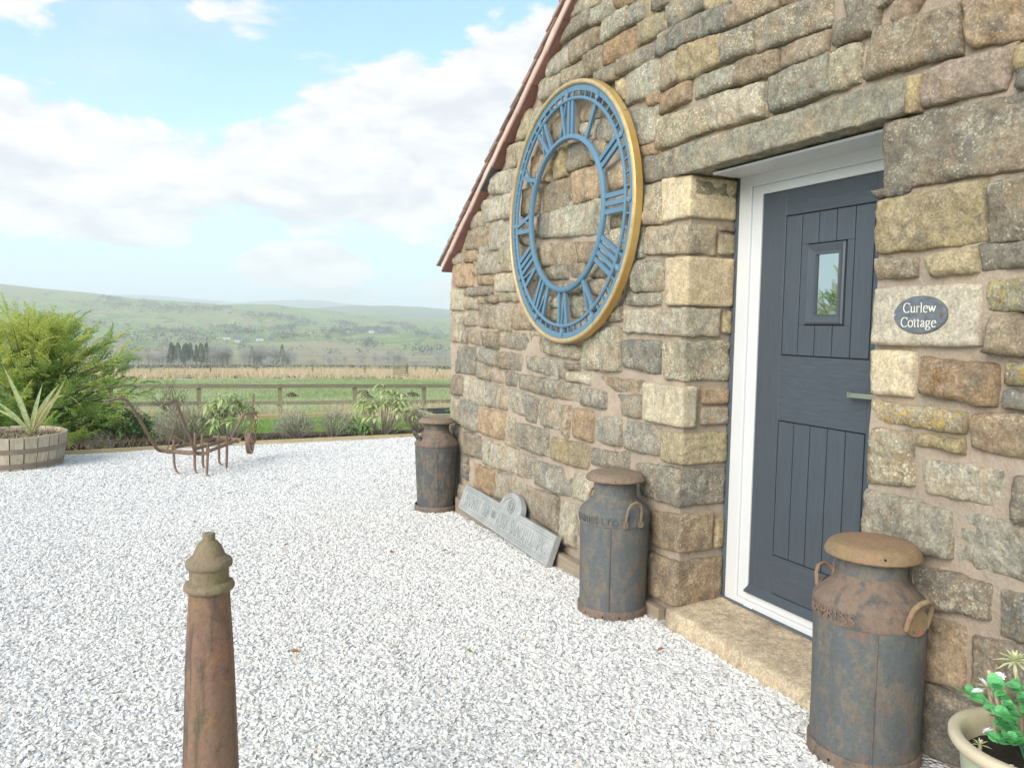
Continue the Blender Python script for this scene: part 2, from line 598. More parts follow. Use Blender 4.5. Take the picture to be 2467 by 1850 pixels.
def wood_mat(name, a, b, sc=(3, 3, 40), rough=.8, var=.3, bump=.6, moss=0.0):
    m, t = newmat(name)
    co = objco(t)
    g = t.noise(t.vscale(co, sc), 1.0, 6, .65, .7)
    c = t.mix(t.mr(g, .3, .7), a, b)
    c = t.mix(t.mr(t.noise(co, 9, 5, .7), .55, .75, 0, .5), c, tuple(x * .5 for x in a))
    if moss:
        c = t.mix(t.mr(t.noise(co, 6, 5, .7), .45, .6, 0, moss), c, (.32, .25, .06))
    v = t.math('ADD', 1 - var / 2, t.math('MULTIPLY', rnd(t), var))
    s_ = t.n('ShaderNodeVectorMath', operation='SCALE', i={0: c, 'Scale': v})
    nm = t.bump(g, bump, .006)
    finish(t, s_.outputs[0], rough, nm, spec=.2)
    return m

FENCEW = wood_mat('silvered_fence_wood', (.20, .17, .125), (.30, .26, .20), (3, 60, 60), moss=.25)
POSTW = wood_mat('silvered_post_wood', (.20, .175, .125), (.29, .255, .18), (60, 60, 3), moss=.25)
BOARDW = wood_mat('treated_yellow_board', (.44, .33, .18), (.52, .42, .25), (2, 60, 60), moss=.25)
BOARDG = wood_mat('grey_weathered_board', (.25, .21, .15), (.34, .29, .21), (2, 60, 60), moss=.4)
SKIRTW = wood_mat('brown_base_board', (.27, .21, .15), (.35, .28, .20), (60, 3, 60))
STAVE = wood_mat('oak_stave', (.39, .315, .215), (.56, .475, .35), (26, 26, 3), var=.35)
HOOP = plain('rusted_barrel_hoop', (.28, .22, .165), .75, 20, .3, bump=.4)
SOIL = plain('dark_soil', (.035, .028, .022), .95, 40, .5, bump=1.0, bscale=60)
POTM = plain('pale_green_glazed_stone_pot', (.40, .42, .30), .8, 12, .15, bump=.5, bscale=150)
POTRIM = plain('buff_pot_rim', (.58, .49, .34), .8, 16, .22, bump=.5, bscale=150)
STRAW = plain('dry_straw', (.50, .38, .22), .9, 4, .3, var=.5)


def leaf_mat(name, a, b, rough=.55, trans=.25, spec=.3, sc=2.5):
    m, t = newmat(name)
    co = objco(t)
    f = t.noise(co, sc, 4, .6)
    f2 = t.noise(co, sc * 14, 2, .5)
    c = t.mix(t.mr(t.math('ADD', t.math('MULTIPLY', f, .5), t.math('MULTIPLY', f2, .5)), .36, .64), a, b)
    bs = t.n('ShaderNodeBsdfPrincipled')
    t.set(bs.inputs['Base Color'], c)
    bs.inputs['Roughness'].default_value = rough
    bs.inputs['Specular IOR Level'].default_value = spec
    tr = t.n('ShaderNodeBsdfTranslucent', i={0: c})
    mx = t.n('ShaderNodeMixShader', i={0: trans, 1: bs.outputs[0], 2: tr.outputs[0]})
    t.n('ShaderNodeOutputMaterial', i={0: mx.outputs[0]})
    return m

CONG = leaf_mat('golden_conifer_spray', (.40, .47, .09), (.68, .68, .20), trans=.45)
COND = leaf_mat('green_conifer_spray', (.20, .35, .08), (.38, .50, .13), trans=.45)
BARKM = plain('brown_bark', (.16, .12, .09), .9, 20, .3, bump=.6)
RHOD = leaf_mat('rhododendron_leaf', (.34, .44, .16), (.58, .62, .30), .4, .25)
RHODT = plain('grey_twig', (.34, .29, .23), .85, 20, .3)
LAUR = leaf_mat('glossy_laurel_leaf', (.09, .20, .055), (.24, .37, .12), .3, .2, .5)
HEATH = leaf_mat('grey_green_heather', (.33, .32, .22), (.50, .48, .36), .85, .2)
PHOR = leaf_mat('phormium_blade', (.42, .50, .18), (.68, .70, .36), .45, .3)
PHORD = leaf_mat('phormium_dry_blade', (.58, .42, .16), (.66, .54, .28), .6, .2)
GRASSM = leaf_mat('lawn_grass_blade', (.17, .30, .06), (.32, .44, .12), .6, .4, sc=.7)
RUSHM = leaf_mat('dry_rush_blade', (.56, .43, .27), (.70, .57, .38), .8, .3, sc=.7)
ARTI = leaf_mat('bright_artificial_leaf', (.12, .46, .16), (.26, .66, .27), .45, .3, .4, sc=9)
PETAL = plain('white_petal', (.85, .84, .86), .6, 40, .05)
PALEG = leaf_mat('pale_yellow_green_blade', (.55, .58, .30), (.72, .72, .46), .5, .3, sc=9)
TWIGP = plain('pale_pink_twig', (.55, .40, .30), .8, 30, .3)
TREEB = plain('bare_twig_mass', (.36, .345, .315), .95, .08, .3, var=.35)
TREEC = plain('dark_conifer_mass', (.16, .20, .155), .95, .08, .3, var=.3)
HEDGE = plain('hillside_trees', (.12, .13, .125), .95, .02, .35)
ROCK = plain('grey_field_stone', (.21, .20, .175), .9, 2, .4, bump=.5, bscale=5)
HOUSEW = plain('pale_farm_render', (.62, .60, .56), .9, .1, .1)
HOUSER = plain('slate_farm_roof', (.16, .17, .19), .8, .1, .1)
# ------------------------------------------------------------ terrain
def lerp_table(x, tb):
    if x <= tb[0][0]: return tb[0][1]
    for (a, b), (c, d) in zip(tb, tb[1:]):
        if x <= c:
            f = (x - a) / (c - a)
            return b + (d - b) * f
    return tb[-1][1]


def sst(a, b, x):
    f = min(1, max(0, (x - a) / (b - a)))
    return f * f * (3 - 2 * f)


def gravel_z(y):
    return .12 - .0247 * y

TAN = [(30, -.0845), (40, -.0770), (60, -.0675), (70, -.0643), (95, -.0560), (120, -.0552), (180, -.0545), (420, -.0520), (700, -.0425), (1000, -.0335)]
SKY1 = [(-60, .030), (-30, .036), (-12, .038), (-7.6, .0348), (-5.5, .0315), (-3.1, .0295), (-1.9, .0274), (-.2, .0243), (1.1, .0231),
        (3.3, .0223), (4.9, .0200), (6.4, .0213), (8.4, .0217), (10.1, .0185), (11.9, .0165), (13.3, .0135), (16.9, .0099), (20.5, .0085), (30, .012), (60, .02)]


def H(x, y):
    r = math.hypot(x, y)
    a = math.degrees(math.atan2(x, y))
    if y < 12: zn = gravel_z(max(min(y, 12), -30)) - .03
    else: zn = gravel_z(12) - .03 - .071 * (min(y, 24) - 12) * 1.0 - .05 * max(0, y - 24)
    if r < 24: return zn
    if r <= 1000:
        zf = CZ + r * lerp_table(r, TAN)
    else:
        e1 = lerp_table(a, SKY1) if abs(a) < 60 else .025
        f = (r - 1000) / 1700
        if r <= 2700:
            t_ = -.0335 + (e1 + .0335) * (f ** .82)
            zf = CZ + r * t_
        else:
            zf = CZ + 2700 * e1 - (r - 2700) * .02
    if r > 150:
        amp = sst(150, 1300, r) * 16 * (1 - .8 * sst(2300, 2650, r))
        zf += amp * (noise.noise(Vector((x / 420, y / 420, .3))) + .4 * noise.noise(Vector((x / 160, y / 160, 4.1))))
        zf += sst(150, 600, r) * 1.0 * noise.noise(Vector((x / 45, y / 45, 2)))
    elif r > 30:
        zf += .10 * noise.noise(Vector((x / 9, y / 9, 1.0)))
    k = sst(24, 34, r) if y > 0 else sst(24, 60, r)
    return zn * (1 - k) + zf * k


rs = [0, 4, 8, 11, 11.6, 12.2, 13, 14, 15.5, 17, 18.5, 20, 22, 24, 27, 30, 34]
while rs[-1] < 3600: rs.append(rs[-1] * (1.045 if rs[-1] < 1000 else 1.022))
azs = [-180 + 5 * i for i in range(30)] + [-30 + i * .5 for i in range(36)] + [-12 + i * .2 for i in range(185)] + [25 + i * 2 for i in range(20)] + [65 + 5 * i for i in range(24)]
vs, fs = [], []
for r_ in rs:
    for a_ in azs:
        x, y = r_ * math.sin(R(a_)), r_ * math.cos(R(a_))
        vs.append((x, y, H(x, y)))
na = len(azs)
for i in range(len(rs) - 1):
    for j in range(na):
        k = (j + 1) % na
        q = (i * na + j, (i + 1) * na + j, (i + 1) * na + k, i * na + k)
        fs.append(q if i else q[:3] if False else q)
me = bpy.data.meshes.new('ground')
me.from_pydata(vs, [], fs)
me.validate()
me.flip_normals()

m, t = newmat('grass_and_moorland')
co = objco(t)
sp = t.n('ShaderNodeSeparateXYZ', i={0: co})
flat = t.n('ShaderNodeCombineXYZ', i={0: sp.outputs[0], 1: sp.outputs[1]})
rr = t.n('ShaderNodeVectorMath', operation='LENGTH', i={0: flat.outputs[0]}).outputs['Value']
fv = flat.outputs[0]
rw = t.math('ADD', rr, t.math('MULTIPLY', t.math('SUBTRACT', t.noise(fv, .12, 4, .6), .5), 16))
# lawn and pasture
lawn = t.mix(t.mr(t.noise(fv, .9, 6, .65), .35, .65), (.25, .38, .10), (.37, .47, .16))
past = t.mix(t.mr(t.noise(t.vscale(fv, (.35, 1, 1)), .30, 7, .7), .40, .62), (.27, .34, .14), (.43, .44, .26))
past = t.mix(t.mr(t.noise(t.vscale(fv, (.3, 1, 1)), .8, 5, .7), .56, .7, 0, .6), past, (.48, .40, .23))
c = t.mix(t.mr(rw, 19, 24), lawn, past)
rushes = t.mix(t.mr(t.noise(t.vscale(fv, (.4, 1, 1)), .5, 5, .7), .35, .65), (.60, .51, .37), (.50, .46, .29))
c = t.mix(t.math('MULTIPLY', t.mr(rw, 56, 62), t.mr(rw, 84, 74)), c, rushes)
# valley floor: rough moor with rush bands
moor = t.mix(t.mr(t.noise(t.vscale(fv, (.5, 1, 1)), .011, 7, .7), .40, .60), (.26, .25, .14), (.38, .30, .20))
moor = t.mix(t.mr(t.noise(t.vscale(fv, (.35, 1, 1)), .02, 6, .7), .52, .64, 0, .75), moor, (.24, .33, .11))
c = t.mix(t.mr(rw, 96, 140), c, moor)
# enclosed fields on the hillside
wv = t.n('ShaderNodeVectorMath', operation='ADD', i={0: fv})
nz = t.n('ShaderNodeVectorMath', operation='SCALE', i={0: t.noise(fv, .004, 3, .5, col=True), 'Scale': 130.0})
t.set(wv.inputs[1], nz.outputs[0])
fw = t.vscale(wv.outputs[0], (.0060, .0034, 1))
cell = t.n('ShaderNodeTexVoronoi')
t.set(cell.inputs['Vector'], fw)
cell.inputs['Scale'].default_value = 1
cr = t.n('ShaderNodeSeparateColor', i={0: cell.outputs['Color']}).outputs[0]
fld = t.ramp(cr, [(0, (.11, .24, .09)), (.25, (.20, .34, .13)), (.5, (.27, .33, .16)), (.64, (.27, .235, .18)), (.78, (.14, .28, .10)), (.9, (.36, .31, .23))], 'CONSTANT')
fld = t.mix(t.mr(t.noise(fv, .012, 6, .7), .35, .75, 0, .28), fld, (.28, .30, .15))
fld = t.mix(1.0, fld, (1.12, .97, .80), 'MULTIPLY')
edge = t.n('ShaderNodeTexVoronoi', feature='DISTANCE_TO_EDGE')
t.set(edge.inputs['Vector'], fw)
edge.inputs['Scale'].default_value = 1
eb = t.math('MULTIPLY', t.mr(edge.outputs[0], .028, .012), t.mr(t.noise(fv, .02, 3), .38, .5))
fld = t.mix(t.math('MULTIPLY', eb, .9), fld, (.10, .105, .085))
hill = t.mr(t.math('ADD', rr, t.math('MULTIPLY', t.math('SUBTRACT', t.noise(fv, .003, 4, .6), .5), 900)), 950, 1150)
c = t.mix(hill, c, fld)
top = t.mr(t.math('ADD', sp.outputs[2], t.math('MULTIPLY', t.noise(fv, .004, 4), 40)), 70, 105, 0, .7)
c = t.mix(top, c, (.30, .29, .19))
nm = t.bump(t.noise(fv, 9, 6, .7), .8, .06)
finish(t, c, .95, nm, spec=.1)
ground = link('ground', me, m, smooth=True)
tag(ground, 'green lawn, pasture and valley fields running out to the hills', kind='structure')

# further ridges, one behind the other
def ridge(name, r0, tb, label, colr):
    vs, fs = [], []
    a_ = tb[0][0] - 25
    A = []
    while a_ <= tb[-1][0] + 25:
        A.append(a_)
        a_ += .25
    prof = [(-1500, -.03), (-900, -.014), (-450, -.004), (-150, -.0008), (0, 0), (600, -.004), (1500, -.02)]
    for dr, de in prof:
        for a_ in A:
            e = lerp_table(a_, tb) + de + .0006 * noise.noise(Vector((a_ * .9, r0 * .01, 0)))
            r_ = r0 + dr
            vs.append((r_ * math.sin(R(a_)), r_ * math.cos(R(a_)), CZ + r_ * e))
    n_ = len(A)
    for i in range(len(prof) - 1):
        for j in range(n_ - 1):
            fs.append((i * n_ + j, i * n_ + j + 1, (i + 1) * n_ + j + 1, (i + 1) * n_ + j))
    me = bpy.data.meshes.new(name)
    me.from_pydata(vs, [], fs)
    m, t = newmat(name)
    fv = t.vscale(objco(t), (1, 1, 0))
    c = t.mix(t.mr(t.noise(fv, .004, 6, .7), .35, .65), colr, tuple(x * .72 for x in colr))
    c = t.mix(t.mr(t.noise(t.vscale(fv, (1, .4, 1)), .0035, 3, .5), .55, .6, 0, .5), c, (.10, .18, .08))
    finish(t, c, .95, spec=.1)
    tag(link(name, me, m, smooth=True), label, kind='structure')

ridge('far_hills', 4600, [(5, .012), (8, .0135), (10.1, .0160), (11.9, .0192), (13.3, .0216), (16.5, .0228), (18.7, .0216), (20.6, .0192), (24, .015), (30, .014)], 'blue hill ridge behind the valley on the right', (.15, .16, .09))
ridge('farthest_hills', 7600, [(-6, .026), (.8, .0276), (2.6, .0258), (4.1, .0241), (6, .0222), (8, .0250), (10.1, .0275), (11.9, .0267), (13.3, .0238), (18, .019), (24, .018)], 'palest blue ridge on the horizon', (.13, .13, .10))

# haze
SC.cycles.volume_bounces = 2
hz = MB().box((-9300, -4000, -92), (9300, 9250, 262)).mesh('haze')
hm = bpy.data.materials.new('valley_haze')
hm.use_nodes = True
t = NT(hm.node_tree)
pv = t.n('ShaderNodeVolumePrincipled')
pv.inputs['Color'].default_value = (.97, .985, 1, 1)
pv.inputs['Density'].default_value = 2.5e-4
pv.inputs['Anisotropy'].default_value = .1
t.n('ShaderNodeOutputMaterial', i={'Volume': pv.outputs[0]})
tag(link('haze', hz, hm), 'thin haze lying over the valley', kind='stuff')

# ------------------------------------------------------------ gravel yard
GE = [(-9, 10.95), (-2.6, 11.22), (-.88, 11.36), (1.13, 11.60), (3.8, 11.66), (9, 11.75)]      # far edge of the gravel


def edge_y(x): return lerp_table(x, GE)

poly = [(-9, -3), (2.75, -3), (2.75, 6.66), (9, 6.66)] + [(x, y) for x, y in reversed(GE)]
gm = MB()
# strips so that the sheet can carry slight waves
xs = np.arange(-9, 9.01, .12)
vs, fs, idx = [], [], {}
ny = 110
for i, x in enumerate(xs):
    for j in range(ny + 1):
        y0 = -3
        y = y0 + (edge_y(x) + .0 - y0) * j / ny
        vs.append((x, y, gravel_z(y) + .008 * noise.noise(Vector((x * 1.1, y * 1.1, 0)))))
for i in range(len(xs) - 1):
    for j in range(ny):
        cx_, cy_ = (xs[i] + xs[i + 1]) / 2, vs[i * (ny + 1) + j][1]
        if cx_ > 2.8 and cy_ < 6.4: continue
        a = i * (ny + 1) + j
        fs.append((a, a + ny + 1, a + ny + 2, a + 1))
me = bpy.data.meshes.new('gravel_yard')
me.from_pydata(vs, [], fs)
yard = link('gravel_yard', me, GRAVBED, smooth=True)
tag(yard, 'yard spread with white limestone chippings', kind='structure')


def gravel_surface(x, y): return gravel_z(y) + .008 * noise.noise(Vector((x * 1.1, y * 1.1, 0)))


def scatter_mesh(name, cells):
    """cells: (x, y, size) quads that carry the scatter"""
    me = bpy.data.meshes.new(name)
    vs, fs = [], []
    for (x0, y0, x1, y1) in cells:
        b = len(vs)
        for (x, y) in ((x0, y0), (x1, y0), (x1, y1), (x0, y1)):
            vs.append((x, y, gravel_surface(x, y)))
        fs.append((b, b + 1, b + 2, b + 3))
    me.from_pydata(vs, [], fs)
    return me


def gn_scatter(obj, density, make_variants, smin, smax, mat, tilt=PI, seed=1, sink=0.0):
    g = bpy.data.node_groups.new(obj.name + '_scatter', 'GeometryNodeTree')
    g.interface.new_socket('Geometry', in_out='INPUT', socket_type='NodeSocketGeometry')
    g.interface.new_socket('Geometry', in_out='OUTPUT', socket_type='NodeSocketGeometry')
    N, L = g.nodes, g.links
    gi, go = N.new('NodeGroupInput'), N.new('NodeGroupOutput')
    dp = N.new('GeometryNodeDistributePointsOnFaces')
    L.new(gi.outputs[0], dp.inputs['Mesh'])
    dp.inputs['Density'].default_value = density
    dp.inputs['Seed'].default_value = seed
    g2i = N.new('GeometryNodeGeometryToInstance')
    for s_ in reversed(make_variants(N, L)): L.new(s_, g2i.inputs[0])
    iop = N.new('GeometryNodeInstanceOnPoints')
    L.new(dp.outputs['Points'], iop.inputs['Points'])
    L.new(g2i.outputs[0], iop.inputs['Instance'])
    iop.inputs['Pick Instance'].default_value = True
    ri = N.new('FunctionNodeRandomValue'); ri.data_type = 'INT'
    ri.inputs[4].default_value = 0; ri.inputs[5].default_value = 999; ri.inputs['Seed'].default_value = seed + 5
    L.new(ri.outputs[2], iop.inputs['Instance Index'])
    rv = N.new('FunctionNodeRandomValue'); rv.data_type = 'FLOAT_VECTOR'
    rv.inputs[0].default_value = (-tilt, -tilt, 0); rv.inputs[1].default_value = (tilt, tilt, 2 * PI)
    rv.inputs['Seed'].default_value = seed + 9
    L.new(rv.outputs[0], iop.inputs['Rotation'])
    rsz = N.new('FunctionNodeRandomValue'); rsz.data_type = 'FLOAT'
    rsz.inputs[2].default_value = smin; rsz.inputs[3].default_value = smax; rsz.inputs['Seed'].default_value = seed + 13
    L.new(rsz.outputs[1], iop.inputs['Scale'])
    sm = N.new('GeometryNodeSetMaterial'); sm.inputs['Material'].default_value = mat
    L.new(iop.outputs[0], sm.inputs[0])
    L.new(sm.outputs[0], go.inputs[0])
    md = obj.modifiers.new('scatter', 'NODES')
    md.node_group = g
    return md


def chip_variants(N, L):
    outs = []
    for k in range(9):
        pt = N.new('GeometryNodePoints'); pt.inputs['Count'].default_value = 11
        rv = N.new('FunctionNodeRandomValue'); rv.data_type = 'FLOAT_VECTOR'
        w_ = 1.0; h_ = .62 + .07 * (k % 3); d_ = .42 + .06 * (k % 4)
        rv.inputs[0].default_value = (-w_, -h_, -d_); rv.inputs[1].default_value = (w_, h_, d_)
        rv.inputs['Seed'].default_value = 40 + k
        nv = N.new('ShaderNodeVectorMath'); nv.operation = 'SCALE'; nv.inputs['Scale'].default_value = .5
        L.new(rv.outputs[0], nv.inputs[0])
        L.new(nv.outputs[0], pt.inputs['Position'])
        ch = N.new('GeometryNodeConvexHull')
        L.new(pt.outputs[0], ch.inputs[0])
        outs.append(ch.outputs[0])
    return outs


def cells_region(x0, x1, y0, y1, st, keep):
    out = []
    x = x0
    while x < x1 - 1e-6:
        y = y0
        while y < y1 - 1e-6:
            if keep(x + st / 2, y + st / 2): out.append((x, y, x + st, y + st))
            y += st
        x += st
    return out

def in_yard(x, y):
    if y > edge_y(x) - .10: return False
    if x > 2.40 and y < 6.72: return False
    return True

bands = [('gravel', -2.2, 1.0, 4.6, 6000, .019, .037), ('gravel', -3.0, 4.6, 7.6, 4700, .020, .038), ('gravel', -4.0, 7.6, 11.8, 3600, .021, .039)]
for i, (nm_, xl, y0, y1, dn, a, b) in enumerate(bands):
    cl = cells_region(xl, 5.2, y0, y1, .1, in_yard)
    o = link('gravel', scatter_mesh('gravel_band', cl), CHIP)
    gn_scatter(o, dn, chip_variants, a, b, CHIP, tilt=.45, seed=3 + i)
    tag(o, ['loose white chippings nearest the camera', 'loose white chippings in the middle of the yard', 'loose white chippings along the far edge of the yard'][i], kind='stuff')

# fallen leaves on the chippings
LEAFB = plain('fallen_leaf', (.36, .17, .06), .7, 60, .3)
LEAFG = plain('fallen_green_leaf', (.22, .26, .05), .7, 60, .3)
leaf_px = [(1.35, 3.3, 1), (.35, 4.55, 0), (1.52, 5.1, 0), (1.85, 5.0, 1), (2.16, 2.95, 0), (.9, 5.6, 0), (.62, 3.6, 0)]
for i, (x, y, g_) in enumerate(leaf_px):
    mb = MB()
    a0 = random.random() * 6.28
    L_ = .018 + .014 * random.random()
    z = gravel_surface(x, y) + .026
    ca, sa = math.cos(a0), math.sin(a0)
    pts = [(-L_, 0, .0), (-L_ * .3, L_ * .42, .006), (L_ * .4, L_ * .36, .010), (L_, 0, .002), (L_ * .4, -L_ * .36, .012), (-L_ * .3, -L_ * .42, .004), (0, 0, -.002)]
    mb.add([(x + p * ca - q * sa, y + p * sa + q * ca, z + r_) for p, q, r_ in pts], [(0, 6, 1), (1, 6, 2), (2, 6, 3), (3, 6, 4), (4, 6, 5), (5, 6, 0)])
    o = mb.build('fallen_leaf', LEAFG if g_ else LEAFB)
    tag(o, ['small green leaf on the chippings between bollard and doorstep', 'small brown leaf on the chippings left of the middle of the yard', 'small brown leaf on the chippings in front of the name board', 'small green leaf lying close below the name board',
            'small brown leaf on the chippings in front of the doorstep', 'small brown leaf on the chippings beyond the bollard', 'small brown leaf on the chippings just behind the bollard'][i], 'leaf', 'fallen leaves on the chippings')

# ------------------------------------------------------------ the cottage
RP = .67


def roof_z(y):          # underside line of the verge on the gable
    return (3.585 - RP * (y - 4.543)) if y > 2.0 else (3.585 - RP * (2.0 - 4.543)) - RP * (2.0 - y)

cot = empty('cottage', (2.5, 2.7, .05))
tag(cot, 'stone cottage gable of coursed gritstone with a dark door and tiled verge', 'cottage')

def mortar_x(y, z):
    return 2.504 + .012 * sst(1.8, 2.5, z) + fbm((0, y, z), 5.5, .011, 3) + fbm((0, y, z), 30, .003, 2)

gw = MB()


def wall_patch(y0, y1, z0f, z1f, step=.032):
    n1 = max(2, int(abs(y1 - y0) / step))
    nzs = 0
    for k in range(n1 + 1):
        y = y0 + (y1 - y0) * k / n1
        nzs = max(nzs, int((z1f(y) - z0f(y)) / step))
    vs, fs = [], []
    for k in range(n1 + 1):
        y = y0 + (y1 - y0) * k / n1
        for j in range(nzs + 1):
            z = z0f(y) + (z1f(y) - z0f(y)) * j / nzs
            vs.append((mortar_x(y, z), y, z))
    for k in range(n1):
        for j in range(nzs):
            a = k * (nzs + 1) + j
            fs.append((a, a + 1, a + nzs + 2, a + nzs + 1))
    gw.add(vs, fs)

topf = lambda y: roof_z(y) - .06
wall_patch(3.285, 6.66, lambda y: -.3, topf)
wall_patch(2.145, 3.285, lambda y: 2.33, topf)
wall_patch(-.4, 2.145, lambda y: -.3, topf)
wall_patch(-2.6, -.4, lambda y: -.3, topf, .12)
# door reveals and the far flank of the house
def side_patch(y, x0, x1, z0, z1, sgn):
    vs, fs = [], []
    a, b = 9, 70
    for k in range(a + 1):
        for j in range(b + 1):
            x = x0 + (x1 - x0) * k / a
            z = z0 + (z1 - z0) * j / b
            vs.append((mortar_x(y, z) if k == 0 else x, y + sgn * fbm((x, 0, z), 9, .007, 3), z))
    for k in range(a):
        for j in range(b):
            q = k * (b + 1) + j
            fs.append((q, q + 1, q + b + 2, q + b + 1))
    gw.add(vs, fs)
side_patch(3.285, 2.5, 2.80, -.3, 2.33, 1)
side_patch(2.145, 2.5, 2.80, -.3, 2.33, 1)
side_patch(6.66, 2.5, 2.8, -.4, 2.12, 1)
gw.box((2.56, 6.60, -.4), (9, 6.655, 2.1))
gw.box((9, -2.6, -.4), (9.1, 6.65, 2.1))
gw.box((2.53, -2.6, -.4), (9, -2.55, 2.1))
wall = gw.build('gable_wall', MORTAR, cot, smooth=True, recalc=False)


def patch_grid(quad, cell, lo=4, hi=30):
    (a, b, c, d) = quad
    wdt = ((Vector(a) - Vector(b)).length + (Vector(c) - Vector(d)).length) / 2
    hgt = ((Vector(a) - Vector(d)).length + (Vector(b) - Vector(c)).length) / 2
    return wdt, hgt, max(lo, min(hi, int(wdt / cell))), max(lo, min(hi, int(hgt / cell)))


def grad_(i, n, L):
    """grid position that puts the outermost ring close to the arris"""
    i = min(max(i, 0), n)
    e = min(.006 / L, .2)
    if i == 0: return 0.0
    if i == n: return 1.0
    if n <= 2: return i / n
    return e + (1 - 2 * e) * (i - 1) / (n - 2)


def stone_mesh(quad, seed, proud=.022, cell=.017, smoothf=False, rough=1.0):
    """one pitched stone: pillow-shaped rough face over the quad (y, z), sides sunk into the mortar"""
    A, B, C, D = [Vector((p[0], p[1])) for p in quad]
    wdt, hgt, nu, nv = patch_grid(quad, cell)
    rs_ = random.Random(seed)
    tu, tv = rs_.uniform(-1, 1) * .010 * rough, rs_.uniform(-1, 1) * .010 * rough
    so = seed * 3.17 % 50
    vs, fs = [], []
    mn = min(wdt, hgt)
    kr = .03 if smoothf else rs_.uniform(.02, .075)
    facets = [(rs_.uniform(-.4, .4), rs_.uniform(-.4, .4), rs_.uniform(-.13, .13), rs_.uniform(-.13, .13)) for _ in range(3)]
    for j in range(nv + 3):
        for i in range(nu + 3):
            u = grad_(i - 1, nu, wdt)
            v = grad_(j - 1, nv, hgt)
            skirt = i == 0 or j == 0 or i == nu + 2 or j == nv + 2
            a, b = 2 * u - 1, 2 * v - 1
            ax = a * (1 - kr * min(1, .25 * (hgt / wdt + .6)) * (b * b) * (b * b))
            bx = b * (1 - kr * min(1, .5 * (wdt / hgt)) * (a * a) * (a * a))
            U, V = (ax + 1) / 2, (bx + 1) / 2
            p = (A * (1 - U) + B * U) * (1 - V) + (D * (1 - U) + C * U) * V
            ed = .004 if smoothf else .0075
            p += Vector((fbm((p.x, p.y, so), 14, ed, 3), fbm((p.x, p.y, so + 9), 14, ed, 3)))
            de = min((1 - abs(a)) * wdt, (1 - abs(b)) * hgt) / 2 * 1.0
            if skirt:
                h = -.035
            else:
                rd = .003 if smoothf else .0045
                prof_ = 1 - math.exp(-(de / rd))
                h = -.006 + (proud + .006) * prof_
                nz = 0 if smoothf else 1
                h += prof_ * (a * tu + b * tv)
                if not smoothf:
                    fc = min(.006 + fx * (a - fa) * wdt * .5 + fy * (b - fb) * hgt * .5 for fa, fb, fx, fy in facets)
                    h += prof_ * max(-.028, fc)
                h += prof_ * nz * rough * (fbm((p.x, p.y, so), 8, .009, 2) + .75 * fbm((p.x * 1.0, p.y * 1.6, so + 4), 26, .011, 3))
                if smoothf: h += fbm((p.x, p.y, so), 12, .003, 3)
                h = min(h, proud + .022)
            vs.append((2.5 - h, p.x, p.y))
    W_ = nu + 3
    for j in range(nv + 2):
        for i in range(nu + 2):
            q = j * W_ + i
            fs.append((q, q + W_, q + W_ + 1, q + 1))
    me = bpy.data.meshes.new('stone')
    me.from_pydata(vs, [], fs)
    return me


